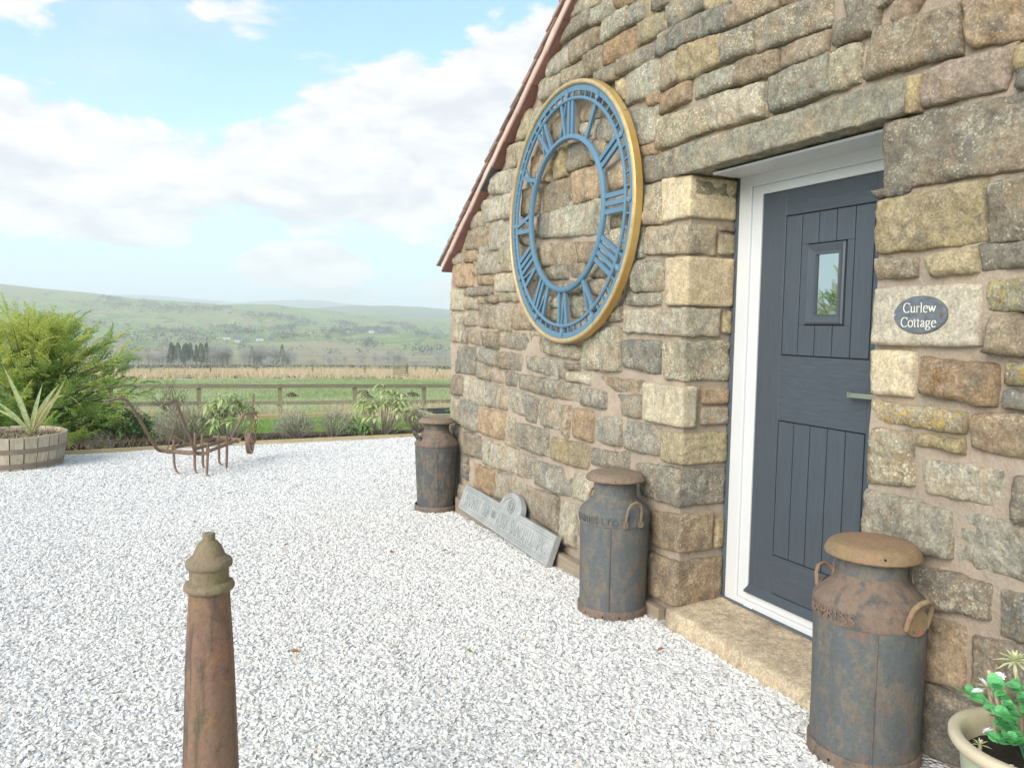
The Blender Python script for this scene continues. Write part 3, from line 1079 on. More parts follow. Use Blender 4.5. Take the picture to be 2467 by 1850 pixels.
ST = "l 4538 3599 4201 3541 4258 3483 4548 3497;b 4632 3507 4337 3471 4329 3389 4702 3383;m 4283 3453 4039 3428 4059 3351 4319 3377;o 4032 3463 3846 3416 3872 3353 4020 3378;m 4166 3344 3925 3347 3935 3248 4203 3240;g 3932 3333 3733 3328 3720 3222 3920 3247;y 3728 3315 3655 3312 3644 3227 3721 3234;g 3645 3308 3495 3289 3504 3225 3641 3234;g 3524 3220 3225 3190 3220 3108 3504 3105;y 3798 3212 3575 3196 3511 3111 3792 3098;b 4555 3343 4216 3322 4211 3234 4554 3213;o 4142 3204 3812 3196 3806 3074 4136 3091;b 3965 3068 3621 3054 3637 2978 3965 2984;l 4862 3310 4564 3332 4559 3210 4868 3209;g 4397 3210 4159 3205 4144 3076 4364 3088;m 4657 3191 4396 3182 4373 3100 4673 3105;g 4247 3070 3980 3064 3968 2969 4217 3005;g 3596 3085 3253 3081 3259 2979 3583 2981;m 3921 2973 3572 2963 3560 2798 3905 2810;b 3562 2964 3401 2950 3407 2819 3540 2797;l 4968 3211 4693 3191 4688 3090 4962 3085;y 4015 2960 3932 2951 3922 2836 3996 2896;o 3684 2802 3553 2785 3564 2742 3674 2754;o 3546 2776 3331 2777 3326 2699 3561 2683;b 4398 2934 4178 2899 4216 2807 4392 2810;m 4193 2872 4049 2829 4096 2793 4208 2810;g 3247 3078 3051 3053 3045 2953 3244 2968;y 3220 3164 3029 3136 3068 3079 3182 3077;b 3039 3036 2716 3009 2716 2931 3034 2953;g 3075 2918 2860 2916 2861 2800 3058 2804;g 2853 2914 2442 2889 2435 2774 2831 2781;y 3399 2964 3091 2930 3074 2812 3396 2801;b 2687 2745 2441 2744 2452 2669 2670 2671;b 2957 2762 2728 2751 2696 2663 2962 2676;m 3280 2789 2977 2751 2973 2679 3275 2693;l 3159 2661 2775 2631 2777 2490 3150 2511;m 2739 2634 2427 2650 2419 2508 2722 2493;m 2422 2651 2280 2640 2286 2508 2413 2510;o 2694 2973 2614 2956 2629 2925 2690 2934;g 2360 2864 2108 2813 2173 2756 2322 2737;g 2385 2749 2201 2747 2218 2671 2385 2675;p 2117 2738 2000 2735 2067 2679 2128 2696;b 2207 2674 1871 2644 1861 2493 2239 2511;o 1855 2672 1617 2644 1616 2475 1819 2505;p 1982 2458 1669 2456 1706 2338 1988 2351;y 1659 2450 1564 2445 1559 2366 1655 2386;g 1641 2370 1559 2361 1555 2308 1649 2333;g 2129 2314 1530 2287 1517 2075 2132 2083;y 2157 2037 1741 2054 1728 1855 2142 1844;g 1715 2030 1538 2051 1525 1844 1711 1843;k 2163 2067 2029 2071 2061 2050 2152 2057;l 2145 1822 1975 1813 1971 1754 2135 1749;y 1941 1816 1751 1839 1746 1756 1899 1750;g 1744 1843 1494 1834 1489 1763 1731 1760;n 2139 1720 1729 1720 1723 1509 2135 1504;L 1707 1722 1486 1726 1480 1629 1702 1632;b 1681 1609 1479 1612 1471 1486 1700 1495;t 2138 1488 1955 1487 1959 1323 2137 1320;o 1925 1467 1664 1451 1665 1319 1929 1343;L 1628 1462 1470 1465 1466 1402 1629 1399;g 1632 1372 1464 1377 1460 1323 1628 1323;L 2142 1298 1756 1287 1766 1219 2141 1224;m 2123 1191 1960 1199 1939 1009 2139 982;y 1942 1191 1765 1200 1768 1157 1934 1157;b 1731 1289 1460 1314 1450 1162 1729 1177;l 1909 1105 1604 1119 1600 1005 1887 996;b 1576 1111 1364 1133 1355 991 1573 968;l 2150 958 1798 952 1778 788 2139 780;l 1771 958 1352 953 1342 790 1760 784;g 1939 734 1639 737 1644 626 1937 576;g 1601 733 1340 773 1329 604 1594 584;o 1875 556 1713 573 1706 356 1854 339;b 1679 556 1329 604 1319 439 1667 373;k 1898 321 1645 331 1703 95 1882 64;g 1632 325 1316 396 1305 231 1683 93;g 2147 756 1956 756 1946 594 2136 583;b 2135 569 1945 580 1934 390 2123 374;g 2123 360 1918 382 1903 151 2109 143;m 3779 1921 3487 1909 3485 1748 3770 1757;m 3856 1743 3503 1739 3500 1674 3853 1684;m 4002 1658 3882 1676 3877 1592 4029 1588;m 4272 1522 3876 1568 3877 1302 4313 1294;g 3857 1480 3502 1489 3506 1309 3850 1336;m 4840 1471 4355 1433 4360 1353 4814 1372;l 4512 1265 4208 1265 4206 1205 4509 1210;b 4191 1258 3648 1262 3651 1188 4196 1193;g 4514 1315 4350 1323 4348 1283 4513 1283;g 4650 1322 4543 1327 4538 1213 4645 1215;g 5097 1341 4660 1331 4665 1218 5093 1251;g 5605 1352 5120 1345 5138 1228 5600 1233;g 5987 1373 5619 1357 5655 1241 6013 1257;g 6621 1371 6048 1371 6070 1150 6630 1134;g 5572 1504 4883 1494 4888 1364 5567 1397;b 5919 1505 5598 1504 5580 1380 5914 1386;b 6208 1518 5934 1510 5943 1385 6220 1418;l 6613 1662 6342 1654 6333 1409 6604 1409;l 6324 1517 6224 1512 6236 1406 6326 1410;g 6326 1660 6028 1652 6024 1549 6305 1547;g 6001 1726 5687 1709 5694 1535 5994 1538;l 5674 1709 5387 1694 5379 1512 5626 1525;b 5362 1694 5056 1679 5049 1531 5355 1533;l 6620 1860 6333 1856 6359 1684 6632 1681;o 6628 2082 6120 2056 6128 1872 6587 1889;b 6350 1869 5748 1858 5746 1792 6331 1803;o 6101 1957 5738 1939 5749 1874 6007 1879;l 5724 1950 5324 1939 5330 1806 5719 1819;l 5987 2121 5623 2105 5591 1964 5966 1968;o 6328 2169 6003 2150 6000 2082 6310 2097;l 6347 1785 6033 1772 6045 1686 6343 1696;b 6004 1800 5887 1796 5884 1729 6001 1731;g 5858 1790 5610 1783 5607 1730 5856 1734;m 5597 1804 5210 1793 5207 1732 5595 1740;b 6099 2077 6000 2071 5996 1963 6086 1968;b 6596 2165 6344 2159 6341 2076 6594 2092;m 5584 2134 5356 2116 5361 1962 5578 1974;b 5019 2108 4766 2097 4739 1965 4905 1965;b 4725 2093 4431 2069 4425 1954 4719 1963;b 4413 2076 4164 2055 4184 1955 4381 1964;g 4841 1952 4535 1943 4521 1861 4796 1874;g 4516 1951 4302 1950 4288 1855 4503 1865;b 4258 1935 4046 1930 4058 1848 4238 1861;g 4714 1843 4322 1839 4319 1765 4670 1767;g 4288 1846 4057 1836 4068 1741 4267 1764;b 5008 1864 4743 1834 4730 1759 4983 1786;m 4479 1748 4266 1738 4294 1609 4473 1618;m 4770 1756 4611 1747 4608 1683 4767 1685;g 4787 1676 4608 1674 4604 1591 4783 1591;g 5056 1945 4872 1935 4889 1864 5031 1870;b 4198 1728 4036 1728 4065 1683 4193 1643;b 4026 1839 3861 1855 3886 1760 4021 1740;g 5311 1929 5123 1919 5097 1858 5307 1826;m 5186 1782 4982 1766 4935 1697 5159 1701;g 5033 1679 4828 1677 4822 1543 5015 1532;m 4803 1572 4508 1573 4505 1510 4800 1515;g 6647 1107 6329 1121 6332 952 6641 938;l 6315 1116 6193 1118 6185 906 6298 919;l 6174 1114 5816 1104 5823 906 6153 909;l 5802 1105 5608 1091 5628 915 5795 920;b 5597 1087 5412 1085 5417 920 5601 928;l 5399 1086 5120 1072 5125 909 5392 917;g 5108 1063 4917 1055 4942 875 5100 887;g 4895 1047 4578 1039 4580 876 4887 872;b 4568 1035 4464 1041 4464 850 4550 857;o 4399 1043 4163 1032 4163 851 4400 858;g 4146 1021 3849 1033 3848 875 4138 863;g 3819 1021 3466 1035 3476 876 3811 868;g 5196 1204 4344 1195 4338 1080 5204 1101;p 5736 1215 5455 1214 5477 1128 5732 1121;g 5442 1210 5244 1206 5252 1113 5438 1115;g 6057 1232 5750 1225 5760 1119 6054 1139;g 4316 1171 4016 1173 4027 1072 4311 1074;g 4000 1162 3643 1173 3644 1060 3971 1053;m 6622 915 6398 916 6400 702 6615 702;g 6381 918 5954 905 5961 685 6372 687;o 5933 884 5468 893 5472 683 5925 689;l 5428 876 5278 877 5281 662 5432 662;g 5253 849 4749 850 4762 670 5245 673;O 4717 816 4204 823 4205 670 4710 669;g 4170 815 3766 843 3776 756 4165 716;g 6256 653 5900 658 5863 469 6249 461;l 5856 641 5713 650 5719 447 5848 448;l 5704 628 5232 643 5224 462 5697 451;b 5207 621 4942 632 4946 462 5212 459;l 6614 677 6305 665 6315 469 6571 455;g 4914 620 4401 630 4411 463 4918 450;m 4388 623 4096 657 4155 480 4389 458;b 5075 420 4582 428 4580 172 5077 203;l 4552 411 4336 428 4341 158 4558 125;l 5618 418 5135 450 5103 260 5631 214;o 6180 404 5645 424 5650 210 6172 188;g 6362 436 6182 446 6191 245 6306 273;g 4319 437 4102 439 4093 249 4290 226;l 6370 187 6188 185 6183 41 6365 52;b 5396 208 5089 201 5087 160 5395 176;g 4094 597 3757 661 3751 549 4088 486;m 4298 197 3738 308 3728 107 4285 118;y 5203 3069 5112 3051 5116 2880 5352 2901;l 5100 3051 4933 3027 5065 2920 5095 2942;l 5475 2871 5133 2847 5224 2713 5543 2727;l 5762 2721 5415 2692 5395 2537 5800 2583;l 5388 2682 5273 2679 5355 2526 5382 2546;l 6011 2536 5569 2523 5563 2376 5943 2379;l 5556 2532 5381 2518 5387 2356 5548 2358;y 6128 2466 5977 2454 5958 2363 6198 2358;l 5844 2353 5395 2328 5401 2131 5804 2151;b 6231 2330 5875 2332 5885 2164 6280 2189;o 6323 2166 6017 2149 6014 2085 6312 2085;l 5994 2173 5837 2166 5835 2116 5982 2121;l 6183 2455 5945 2440 5941 2345 6197 2352;m 5589 2134 5373 2140 5354 2023 5584 2025;b 4797 2927 4620 2916 4602 2756 4736 2759;m 4957 2822 4867 2799 4852 2722 4954 2744;o 5080 2724 4802 2693 4783 2513 5050 2585;y 4776 2703 4580 2709 4572 2528 4762 2530;g 4550 2703 4286 2679 4279 2548 4552 2544;m 4272 2672 4102 2643 4147 2534 4263 2572;l 4229 2787 4010 2764 3979 2626 4223 2671;o 4492 2520 4155 2509 4163 2338 4464 2329;b 4151 2429 4091 2424 4070 2325 4155 2346;g 4886 2494 4521 2501 4512 2316 4901 2325;b 5191 2518 4931 2501 4993 2341 5221 2347;g 4988 2321 4774 2306 4802 2157 4982 2173;m 4763 2310 4360 2316 4351 2124 4790 2155;l 4331 2322 4079 2311 4087 2118 4331 2122;b 4069 2476 3884 2516 3876 2355 4036 2329;m 4012 2202 3868 2194 3864 2127 4009 2137;m 4034 2112 3864 2113 3891 1999 3977 2025;b 5254 2233 5033 2211 5029 2123 5237 2152;b 4816 2967 4671 2964 4667 2882 4810 2840;l 4401 2793 4300 2789 4297 2726 4399 2747;m 3852 2753 3566 2722 3584 2551 3753 2549;m 3576 2658 3162 2622 3156 2511 3561 2496;o 3737 2526 3576 2538 3553 2479 3713 2489;g 3720 2470 3437 2454 3434 2336 3692 2349;m 3697 2318 3538 2314 3527 2110 3680 2122;m 3766 2095 3675 2120 3666 1947 3742 1935"
quads = []
for k, rec in enumerate(ST.split(';')):
    code, *nums = rec.split()
    v = [int(x) / 1000 for x in nums]
    q = [(v[0], v[1]), (v[2], v[3]), (v[4], v[5]), (v[6], v[7])]
    # traced outlines grow by a few millimetres to keep the joints narrow
    gr = .002 if code in 'tn' else (.013 if q[3][1] > 1.9 else .007)
    q = [(q[0][0] + gr, q[0][1] + gr), (q[1][0] - gr, q[1][1] + gr), (q[2][0] - gr, q[2][1] - gr), (q[3][0] + gr, q[3][1] - gr)]
    quads.append((code, q))
def keep_stone(q):
    return True
rsn = random.Random(3)
for k, (code, q) in enumerate(quads):
    smoothf = code in 'tn'
    far = sum(p[0] for p in q) / 4
    is_plate = code == 'n'
    me = stone_mesh(q, k + 1, rsn.uniform(.018, .03) if smoothf else rsn.uniform(.014, .036), .013 if far < 3.3 else .02, smoothf, rough=.9)
    mat = SM['n'] if is_plate else SM[code]
    link('stone', me, mat, wall, smooth=True)


def rough_hex(c, cell=.02, rad=.012, amp=.005, seed=0, ext=(1, 1, 1), fr=12):
    """a block given by 8 corners (x-y-z order 000,100,110,010,001,101,111,011), rounded and roughened"""
    c = [Vector(p) for p in c]
    L = [((c[1] - c[0]).length + (c[6] - c[7]).length) / 2, ((c[3] - c[0]).length + (c[6] - c[5]).length) / 2, ((c[4] - c[0]).length + (c[6] - c[2]).length) / 2]
    n_ = [max(2, min(40, int(l / cell))) for l in L]
    idx, vs, fs = {}, [], []

    def vert(i, j, k):
        key = (i, j, k)
        if key in idx: return idx[key]
        u, v, w_ = i / n_[0], j / n_[1], k / n_[2]
        uvw = [u, v, w_]
        # round the edges: clamp to the inner box and push out by the radius
        inner, d = [], Vector((0, 0, 0))
        for a in range(3):
            m_ = min(.49, rad / L[a])
            q = min(max(uvw[a], m_), 1 - m_)
            inner.append(q)
            d[a] = (uvw[a] - q) * L[a]
        if d.length > 1e-9:
            d = d.normalized() * rad
        uvw = [inner[a] + d[a] / L[a] for a in range(3)]
        u, v, w_ = uvw
        p = (((c[0] * (1 - u) + c[1] * u) * (1 - v) + (c[3] * (1 - u) + c[2] * u) * v) * (1 - w_)
             + ((c[4] * (1 - u) + c[5] * u) * (1 - v) + (c[7] * (1 - u) + c[6] * u) * v) * w_)
        s_ = seed * 2.3
        p = p + Vector((fbm(p, fr, amp, 4, s_), fbm(p, fr, amp * .6, 3, s_ + 5), fbm(p, fr, amp * .7, 3, s_ + 9)))
        idx[key] = len(vs)
        vs.append(tuple(p))
        return idx[key]
    def face(f, na_, nb_, flip):
        for a in range(na_):
            for b in range(nb_):
                q = [vert(*f(a, b)), vert(*f(a + 1, b)), vert(*f(a + 1, b + 1)), vert(*f(a, b + 1))]
                fs.append(tuple(reversed(q)) if flip else tuple(q))
    face(lambda a, b: (a, b, 0), n_[0], n_[1], True)
    face(lambda a, b: (a, b, n_[2]), n_[0], n_[1], False)
    face(lambda a, b: (a, 0, b), n_[0], n_[2], False)
    face(lambda a, b: (a, n_[1], b), n_[0], n_[2], True)
    face(lambda a, b: (0, a, b), n_[1], n_[2], True)
    face(lambda a, b: (n_[0], a, b), n_[1], n_[2], False)
    me = bpy.data.meshes.new('block')
    me.from_pydata(vs, [], fs)
    return me


def block(x0, x1, y0, y1, z0, z1):
    return [(x0, y0, z0), (x1, y0, z0), (x1, y1, z0), (x0, y1, z0), (x0, y0, z1), (x1, y0, z1), (x1, y1, z1), (x0, y1, z1)]

QU = "t 3512 2332 3263 2312 3259 2110 3493 2106;l 3651 2095 3212 2077 3229 1927 3658 1946;t 3458 1920 3267 1915 3269 1670 3449 1673;l 3843 1656 3262 1660 3266 1515 3837 1528;m 3470 1482 3261 1494 3256 1289 3447 1291;t 3620 1260 3272 1263 3269 1052 3616 1052;y 3458 1014 3270 1024 3285 862 3449 858;g 3665 814 3281 843 3278 645 3611 638;b 3533 572 3296 610 3300 405 3510 380;b 3551 348 3302 361 3329 124 3553 116"
qdepth = [2.775, 2.66, 2.775, 2.70, 2.775, 2.565, 2.775, 2.775, 2.70, 2.775]
for k, rec in enumerate(QU.split(';')):
    code, *nums = rec.split()
    v = [int(x) / 1000 for x in nums]
    (ya, za), (yb, zb), (yc, zc), (yd, zd) = (v[0], v[1]), (v[2], v[3]), (v[4], v[5]), (v[6], v[7])
    yb = yc = 3.262 + .006 * math.sin(k * 2.1)
    x0, x1 = 2.474 + .006 * math.sin(k * 3.3), qdepth[k]
    if k == 0: code = 't'
    c8 = [(x0, yc, zc), (x1, yc, zc), (x1, yd, zd), (x0, yd, zd), (x0, yb, zb), (x1, yb, zb), (x1, ya, za), (x0, ya, za)]
    sm_ = code in 't' or k == 6
    me = rough_hex(c8, .014, .008 if sm_ else .014, .0035 if sm_ else .011, seed=k + 1, fr=14)
    link('quoin_stone', me, SM[code], wall, smooth=True)
# smaller stones on the left reveal behind the short quoins
for k, (x0, x1, z0, z1, code) in enumerate([(2.675, 2.775, 2.05, 2.08, 'b'), (2.675, 2.775, 1.935, 2.04, 'y'), (2.715, 2.775, 1.53, 1.65, 'y'), (2.60, 2.775, 1.17, 1.255, 'o'),
                                            (2.60, 2.775, 1.06, 1.155, 'l'), (2.715, 2.775, .41, .57, 'y'), (2.50, 2.775, 2.215, 2.30, 'G')]):
    me = rough_hex(block(x0, x1, 3.262, 3.36, z0, z1), .014, .012, .008, seed=40 + k, fr=16)
    link('reveal_stone', me, SM[code], wall, smooth=True)
# lintel
c8 = [(2.452, 2.030, 2.326), (2.78, 2.030, 2.326), (2.78, 3.384, 2.322), (2.452, 3.384, 2.322), (2.455, 2.030, 2.455), (2.78, 2.030, 2.455), (2.78, 3.390, 2.466), (2.455, 3.390, 2.466)]
link('lintel', rough_hex(c8, .016, .006, .010, seed=77, fr=22), SM['G'], wall, smooth=True)
c8 = [(2.462, 1.992, 2.322), (2.6, 1.992, 2.322), (2.6, 2.034, 2.324), (2.455, 2.034, 2.324), (2.47, 1.985, 2.452), (2.6, 1.985, 2.452), (2.6, 2.034, 2.452), (2.458, 2.034, 2.452)]
link('stone', rough_hex(c8, .014, .006, .005, seed=78, fr=22), SM['y'], wall, smooth=True)

# walling outside the photograph's frame, one joined piece
def in_frame(y, z):
    p = Vector((2.49, y, z - CZ))
    f_ = M[2][0] * p.x + M[2][1] * p.y + M[2][2] * p.z
    if f_ < .3: return False
    px = (M[0][0] * p.x + M[0][1] * p.y + M[0][2] * p.z) / f_ * 1920 + 1233.5
    py = (M[1][0] * p.x + M[1][1] * p.y + M[1][2] * p.z) / f_ * 1920 + 925
    return px < 2440 and py > 25

fr_ = random.Random(11)
of_v, of_f = [], []
z = -.05
while z < 5.1:
    h_ = fr_.uniform(.12, .21)
    y = 5.2
    while y > -2.4:
        l_ = fr_.uniform(.2, .44)
        cyy, czz = y - l_ / 2, z + h_ / 2
        ok = czz + h_ / 2 < roof_z(y + .02) - .09 and czz + h_ / 2 < roof_z(y - l_) - .09
        for (py_, pz_) in ((y, z), (y - l_, z), (y, z + h_), (y - l_, z + h_), (cyy, czz)):
            if in_frame(py_, pz_): ok = False
        if 2.0 < cyy + l_ / 2 and cyy - l_ / 2 < 3.5 and czz < 2.5: ok = False
        if ok:
            q = [(y - .012, z + h_ - .012), (y - l_ + .012, z + h_ - .012), (y - l_ + .012, z + .012), (y - .012, z + .012)]
            hit = False
            for _, qq in quads:
                ys = [p[0] for p in qq]; zs_ = [p[1] for p in qq]
                if min(ys) < y - .02 and max(ys) > y - l_ + .02 and min(zs_) < z + h_ - .02 and max(zs_) > z + .02: hit = True; break
            if not hit:
                me = stone_mesh(q, int(fr_.random() * 1e4), fr_.uniform(.012, .03), .045)
                b = len(of_v)
                of_v += [tuple(v.co) for v in me.vertices]
                of_f += [(tuple(b + i for i in p.vertices), fr_.choice('gbmlog') if pi == 0 else None) for pi, p in enumerate(me.polygons)]
                bpy.data.meshes.remove(me)
        y -= l_
    z += h_
me = bpy.data.meshes.new('stonework')
me.from_pydata(of_v, [], [f for f, _ in of_f])
codes = 'gbmlo'
for c_ in codes: me.materials.append(SM[c_])
cur = 0
mi = []
for f, c_ in of_f:
    if c_ is not None: cur = codes.index(c_) if c_ in codes else 0
    mi.append(cur)
me.polygons.foreach_set('material_index', mi)
tag(link('stonework', me, None, wall, smooth=True), kind='stuff')

# roof: verge tiles laid in stepped courses over a red undercloak
SL = math.atan(RP)
ds = Vector((0, -math.cos(SL), math.sin(SL)))        # up the slope (from the left eave)
dn = Vector((0, math.sin(SL), math.cos(SL)))         # normal of the left slope
e0 = Vector((0, 6.76, roof_z(6.76)))


def slope_box(mb, s0, s1, x0, x1, n0, n1, lift0=0.0, lift1=0.0):
    P = lambda s, x, n: Vector((x, 0, 0)) + e0 + ds * s + dn * n
    mb.hexa([P(s0, x0, n0 + lift0), P(s0, x1, n0 + lift0), P(s1, x1, n0 + lift1), P(s1, x0, n0 + lift1),
             P(s0, x0, n1 + lift0), P(s0, x1, n1 + lift0), P(s1, x1, n1 + lift1), P(s1, x0, n1 + lift1)])

Ltot = (6.76 - 2.0) / math.cos(SL)
roof = MB()
slope_box(roof, 0, Ltot, 2.60, 9.3, -.02, .02)
P0 = e0 + ds * Ltot
roof.hexa([(2.6, 2.0, P0.z - .02), (9.3, 2.0, P0.z - .02), (9.3, -2.8, P0.z - 4.8 * RP - .02), (2.6, -2.8, P0.z - 4.8 * RP - .02),
           (2.6, 2.0, P0.z + .03), (9.3, 2.0, P0.z + .03), (9.3, -2.8, P0.z - 4.8 * RP + .03), (2.6, -2.8, P0.z - 4.8 * RP + .03)])
rf = roof.build('roof', TILETOP, cot)
# undercloak tiles
s = -.02
k = 0
ru = random.Random(5)
while s < Ltot:
    l_ = .262
    mb = MB()
    slope_box(mb, s, s + l_ - .004, 2.432, 2.60, -.085 + ru.uniform(-.003, .003), -.068, -.012 if k % 2 else 0, .0)
    dark = k == 4
    mb.build('undercloak_tile', TILEDARK if dark else TILE, rf)
    s += l_
    k += 1
mb = MB()
n_ = 90
vs, fs = [], []
for i in range(n_ + 1):
    s = Ltot * i / n_
    for (x, nn) in ((2.60, -.067), (2.437, -.067), (2.430, -.045), (2.433, -.02), (2.60, -.02)):
        p = e0 + ds * s + dn * (nn + .006 * noise.noise(Vector((s * 6, nn * 40, 0)))) + Vector((x + .006 * noise.noise(Vector((s * 9, nn * 30, 3))), 0, 0))
        vs.append(p)
for i in range(n_):
    for j in range(4):
        a = i * 5 + j
        fs.append((a, a + 1, a + 6, a + 5))
mb.add(vs, fs).build('verge_mortar', VERGE, rf, smooth=True)
s = -.06
k = 0
while s < Ltot - .05:
    mb = MB()
    lo, hi_ = -.006, .010
    tw = ru.uniform(-.004, .004)
    slope_box(mb, s, s + .235, 2.418 + ru.uniform(-.006, .006), 2.60, lo, hi_, .014 + tw, -.008)
    mb.build('roof_tile', TILETOP if ru.random() > .22 else TILE, rf)
    if k < 46 and k % 2 == 0:
        mb = MB()
        slope_box(mb, s, s + .235, 2.604, 2.76, lo + .003, hi_ + .003, .014, -.008)
        mb.build('roof_tile', TILETOP, rf)
    s += .108
    k += 1

# timber board at the foot of the wall
mb = MB()
mb.hexa([(2.425, 3.34, -.08), (2.462, 3.34, -.08), (2.462, 6.3, -.15), (2.425, 6.3, -.15), (2.425, 3.34, .098), (2.462, 3.34, .098), (2.462, 6.3, .088), (2.425, 6.3, .088)])
mb.build('skirting_board', SKIRTW, cot)

# doorstep
st = rough_hex([(2.325, 1.90, -.05), (2.80, 1.90, -.05), (2.80, 3.275, -.05), (2.385, 3.275, -.05), (2.350, 1.90, .118), (2.80, 1.90, .148), (2.80, 3.275, .148), (2.42, 3.275, .132)], .018, .022, .016, seed=91, fr=5)
step = link('doorstep', st, SM['s'], cot, smooth=True)

# ------------------------------------------------------------ the door
fr = MB()
X = 2.765
for (a, b) in [((X, 3.150, .139), (2.86, 3.236, 2.330)), ((X, 2.075, .139), (2.86, 2.125, 2.330)),
               ((X, 2.125, 2.262), (2.86, 3.150, 2.330)), ((X, 2.125, .139), (2.86, 3.150, .186)),
               ((X + .012, 3.082, .186), (2.86, 3.150, 2.262)), ((X + .012, 2.125, .186), (2.86, 2.19, 2.262)),
               ((X + .012, 2.19, 2.217), (2.86, 3.082, 2.262)), ((X + .012, 2.19, .186), (2.86, 3.082, .232))]:
    fr.box(a, b)
frame = fr.build('door_frame', WHITE, cot)
bv = frame.modifiers.new('edge', 'BEVEL'); bv.width = .004; bv.segments = 2; bv.limit_method = 'ANGLE'
MB().box((2.775, 3.238, .11), (2.81, 3.30, 2.325)).build('sealant_strip', SEAL, frame)
MB().box((2.752, 2.16, .1485), (2.763, 3.27, .160)).build('sealant_strip', SEAL, frame)
MB().tube([(2.762, 3.05 - .03, .162), (2.762, 3.05 + .03, .162)], .006, 8).build('drain_cap', WHITE, frame)
sf = MB()
sf.hexa([(2.535, 2.15, 2.302), (2.764, 2.15, 2.316), (2.764, 3.236, 2.316), (2.535, 3.165, 2.302),
         (2.535, 2.15, 2.312), (2.764, 2.15, 2.326), (2.764, 3.236, 2.326), (2.535, 3.165, 2.312)])
sf.build('soffit_board', WHITE, frame)

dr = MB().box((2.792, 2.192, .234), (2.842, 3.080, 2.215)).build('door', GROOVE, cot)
# rails, stiles and boards stand proud of the grooves
F0 = 2.7835
g_ = .0055


def panel(name, y0, y1, z0, z1, mat, x=F0, parent=None, bev=.0018):
    o = MB().box((x, y0, z0), (2.795, y1, z1)).build(name, mat, parent or dr)
    b_ = o.modifiers.new('edge', 'BEVEL'); b_.width = bev; b_.segments = 1
    return o
panel('stile', 2.924, 3.080, .234, 2.215, DOORV)
panel('stile', 2.192, 2.409, .234, 2.215, DOORV)
panel('rail', 2.4095, 2.9235, 2.095, 2.215, DOORH)
panel('rail', 2.4095, 2.9235, 1.122, 1.434, DOORH)
panel('rail', 2.4095, 2.9235, .272, .459, DOORH)
by = [2.4135, 2.515, 2.617, 2.719, 2.820, 2.9205]
for lo, hi in ((.464, 1.117), (1.439, 2.090)):
    for k in range(5):
        y0, y1 = by[k] + g_ / 2, by[k + 1] - g_ / 2
        if lo < 1:
            panel('board', y0, y1, lo, hi, DOORV)
            continue
        # upper boards are cut round the little window
        if y1 < 2.558 or y0 > 2.776:
            panel('board', y0, y1, lo, hi, DOORV)
        else:
            panel('board', y0, y1, lo, 1.5785, DOORV)
            panel('board', y0, y1, 1.951, hi, DOORV)
            if y0 < 2.552: panel('board', y0, 2.5525, 1.5785, 1.951, DOORV)
            if y1 > 2.782: panel('board', 2.7815, y1, 1.5785, 1.951, DOORV)
# window moulding: sloped ring round the pane
wm = MB()
o_ = (2.5575, 2.7765, 1.5835, 1.946)
i_ = (2.583, 2.733, 1.618, 1.909)
j_ = (2.594, 2.722, 1.628, 1.898)
def ringf(mb, A, xa, B, xb):
    va = [(xa, A[1], A[3]), (xa, A[0], A[3]), (xa, A[0], A[2]), (xa, A[1], A[2])]
    vb = [(xb, B[1], B[3]), (xb, B[0], B[3]), (xb, B[0], B[2]), (xb, B[1], B[2])]
    mb.add(va + vb, [(0, 4, 5, 1), (1, 5, 6, 2), (2, 6, 7, 3), (3, 7, 4, 0)])
ringf(wm, o_, 2.792, o_, 2.778)
ringf(wm, o_, 2.778, (2.565, 2.769, 1.592, 1.938), 2.7725)
ringf(wm, (2.565, 2.769, 1.592, 1.938), 2.7725, i_, 2.7815)
ringf(wm, i_, 2.7815, j_, 2.780)
ringf(wm, j_, 2.780, j_, 2.794)
wf = wm.build('window', DOORV, dr, recalc=True)
MB().box((2.7895, 2.592, 1.626), (2.7915, 2.724, 1.900)).build('pane', GLASS, dr)
# weather bar
wb = MB()
wb.add([(2.7835, 2.192, .270), (2.7835, 3.078, .270), (2.772, 3.078, .258), (2.772, 2.192, .258), (2.757, 3.086, .240), (2.757, 2.185, .240), (2.757, 3.086, .232), (2.757, 2.185, .232), (2.79, 3.086, .232), (2.79, 2.185, .232)],
       [(0, 1, 2, 3), (3, 2, 4, 5), (5, 4, 6, 7), (7, 6, 8, 9), (1, 8, 6, 4, 2)])
wb.build('weather_bar', DOORV, dr, recalc=True)
hd = MB()
hd.box((2.772, 2.295, 1.17), (2.7825, 2.338, 1.40))
hd.tube([(2.78, 2.317, 1.286), (2.735, 2.317, 1.286)], .010, 10)
hd.bar((2.738, 2.322, 1.286), (2.738, 2.468, 1.284), .010, .020)
hd.box((2.733, 2.455, 1.273), (2.757, 2.472, 1.296))
hd.build('handle', CHROME, dr)

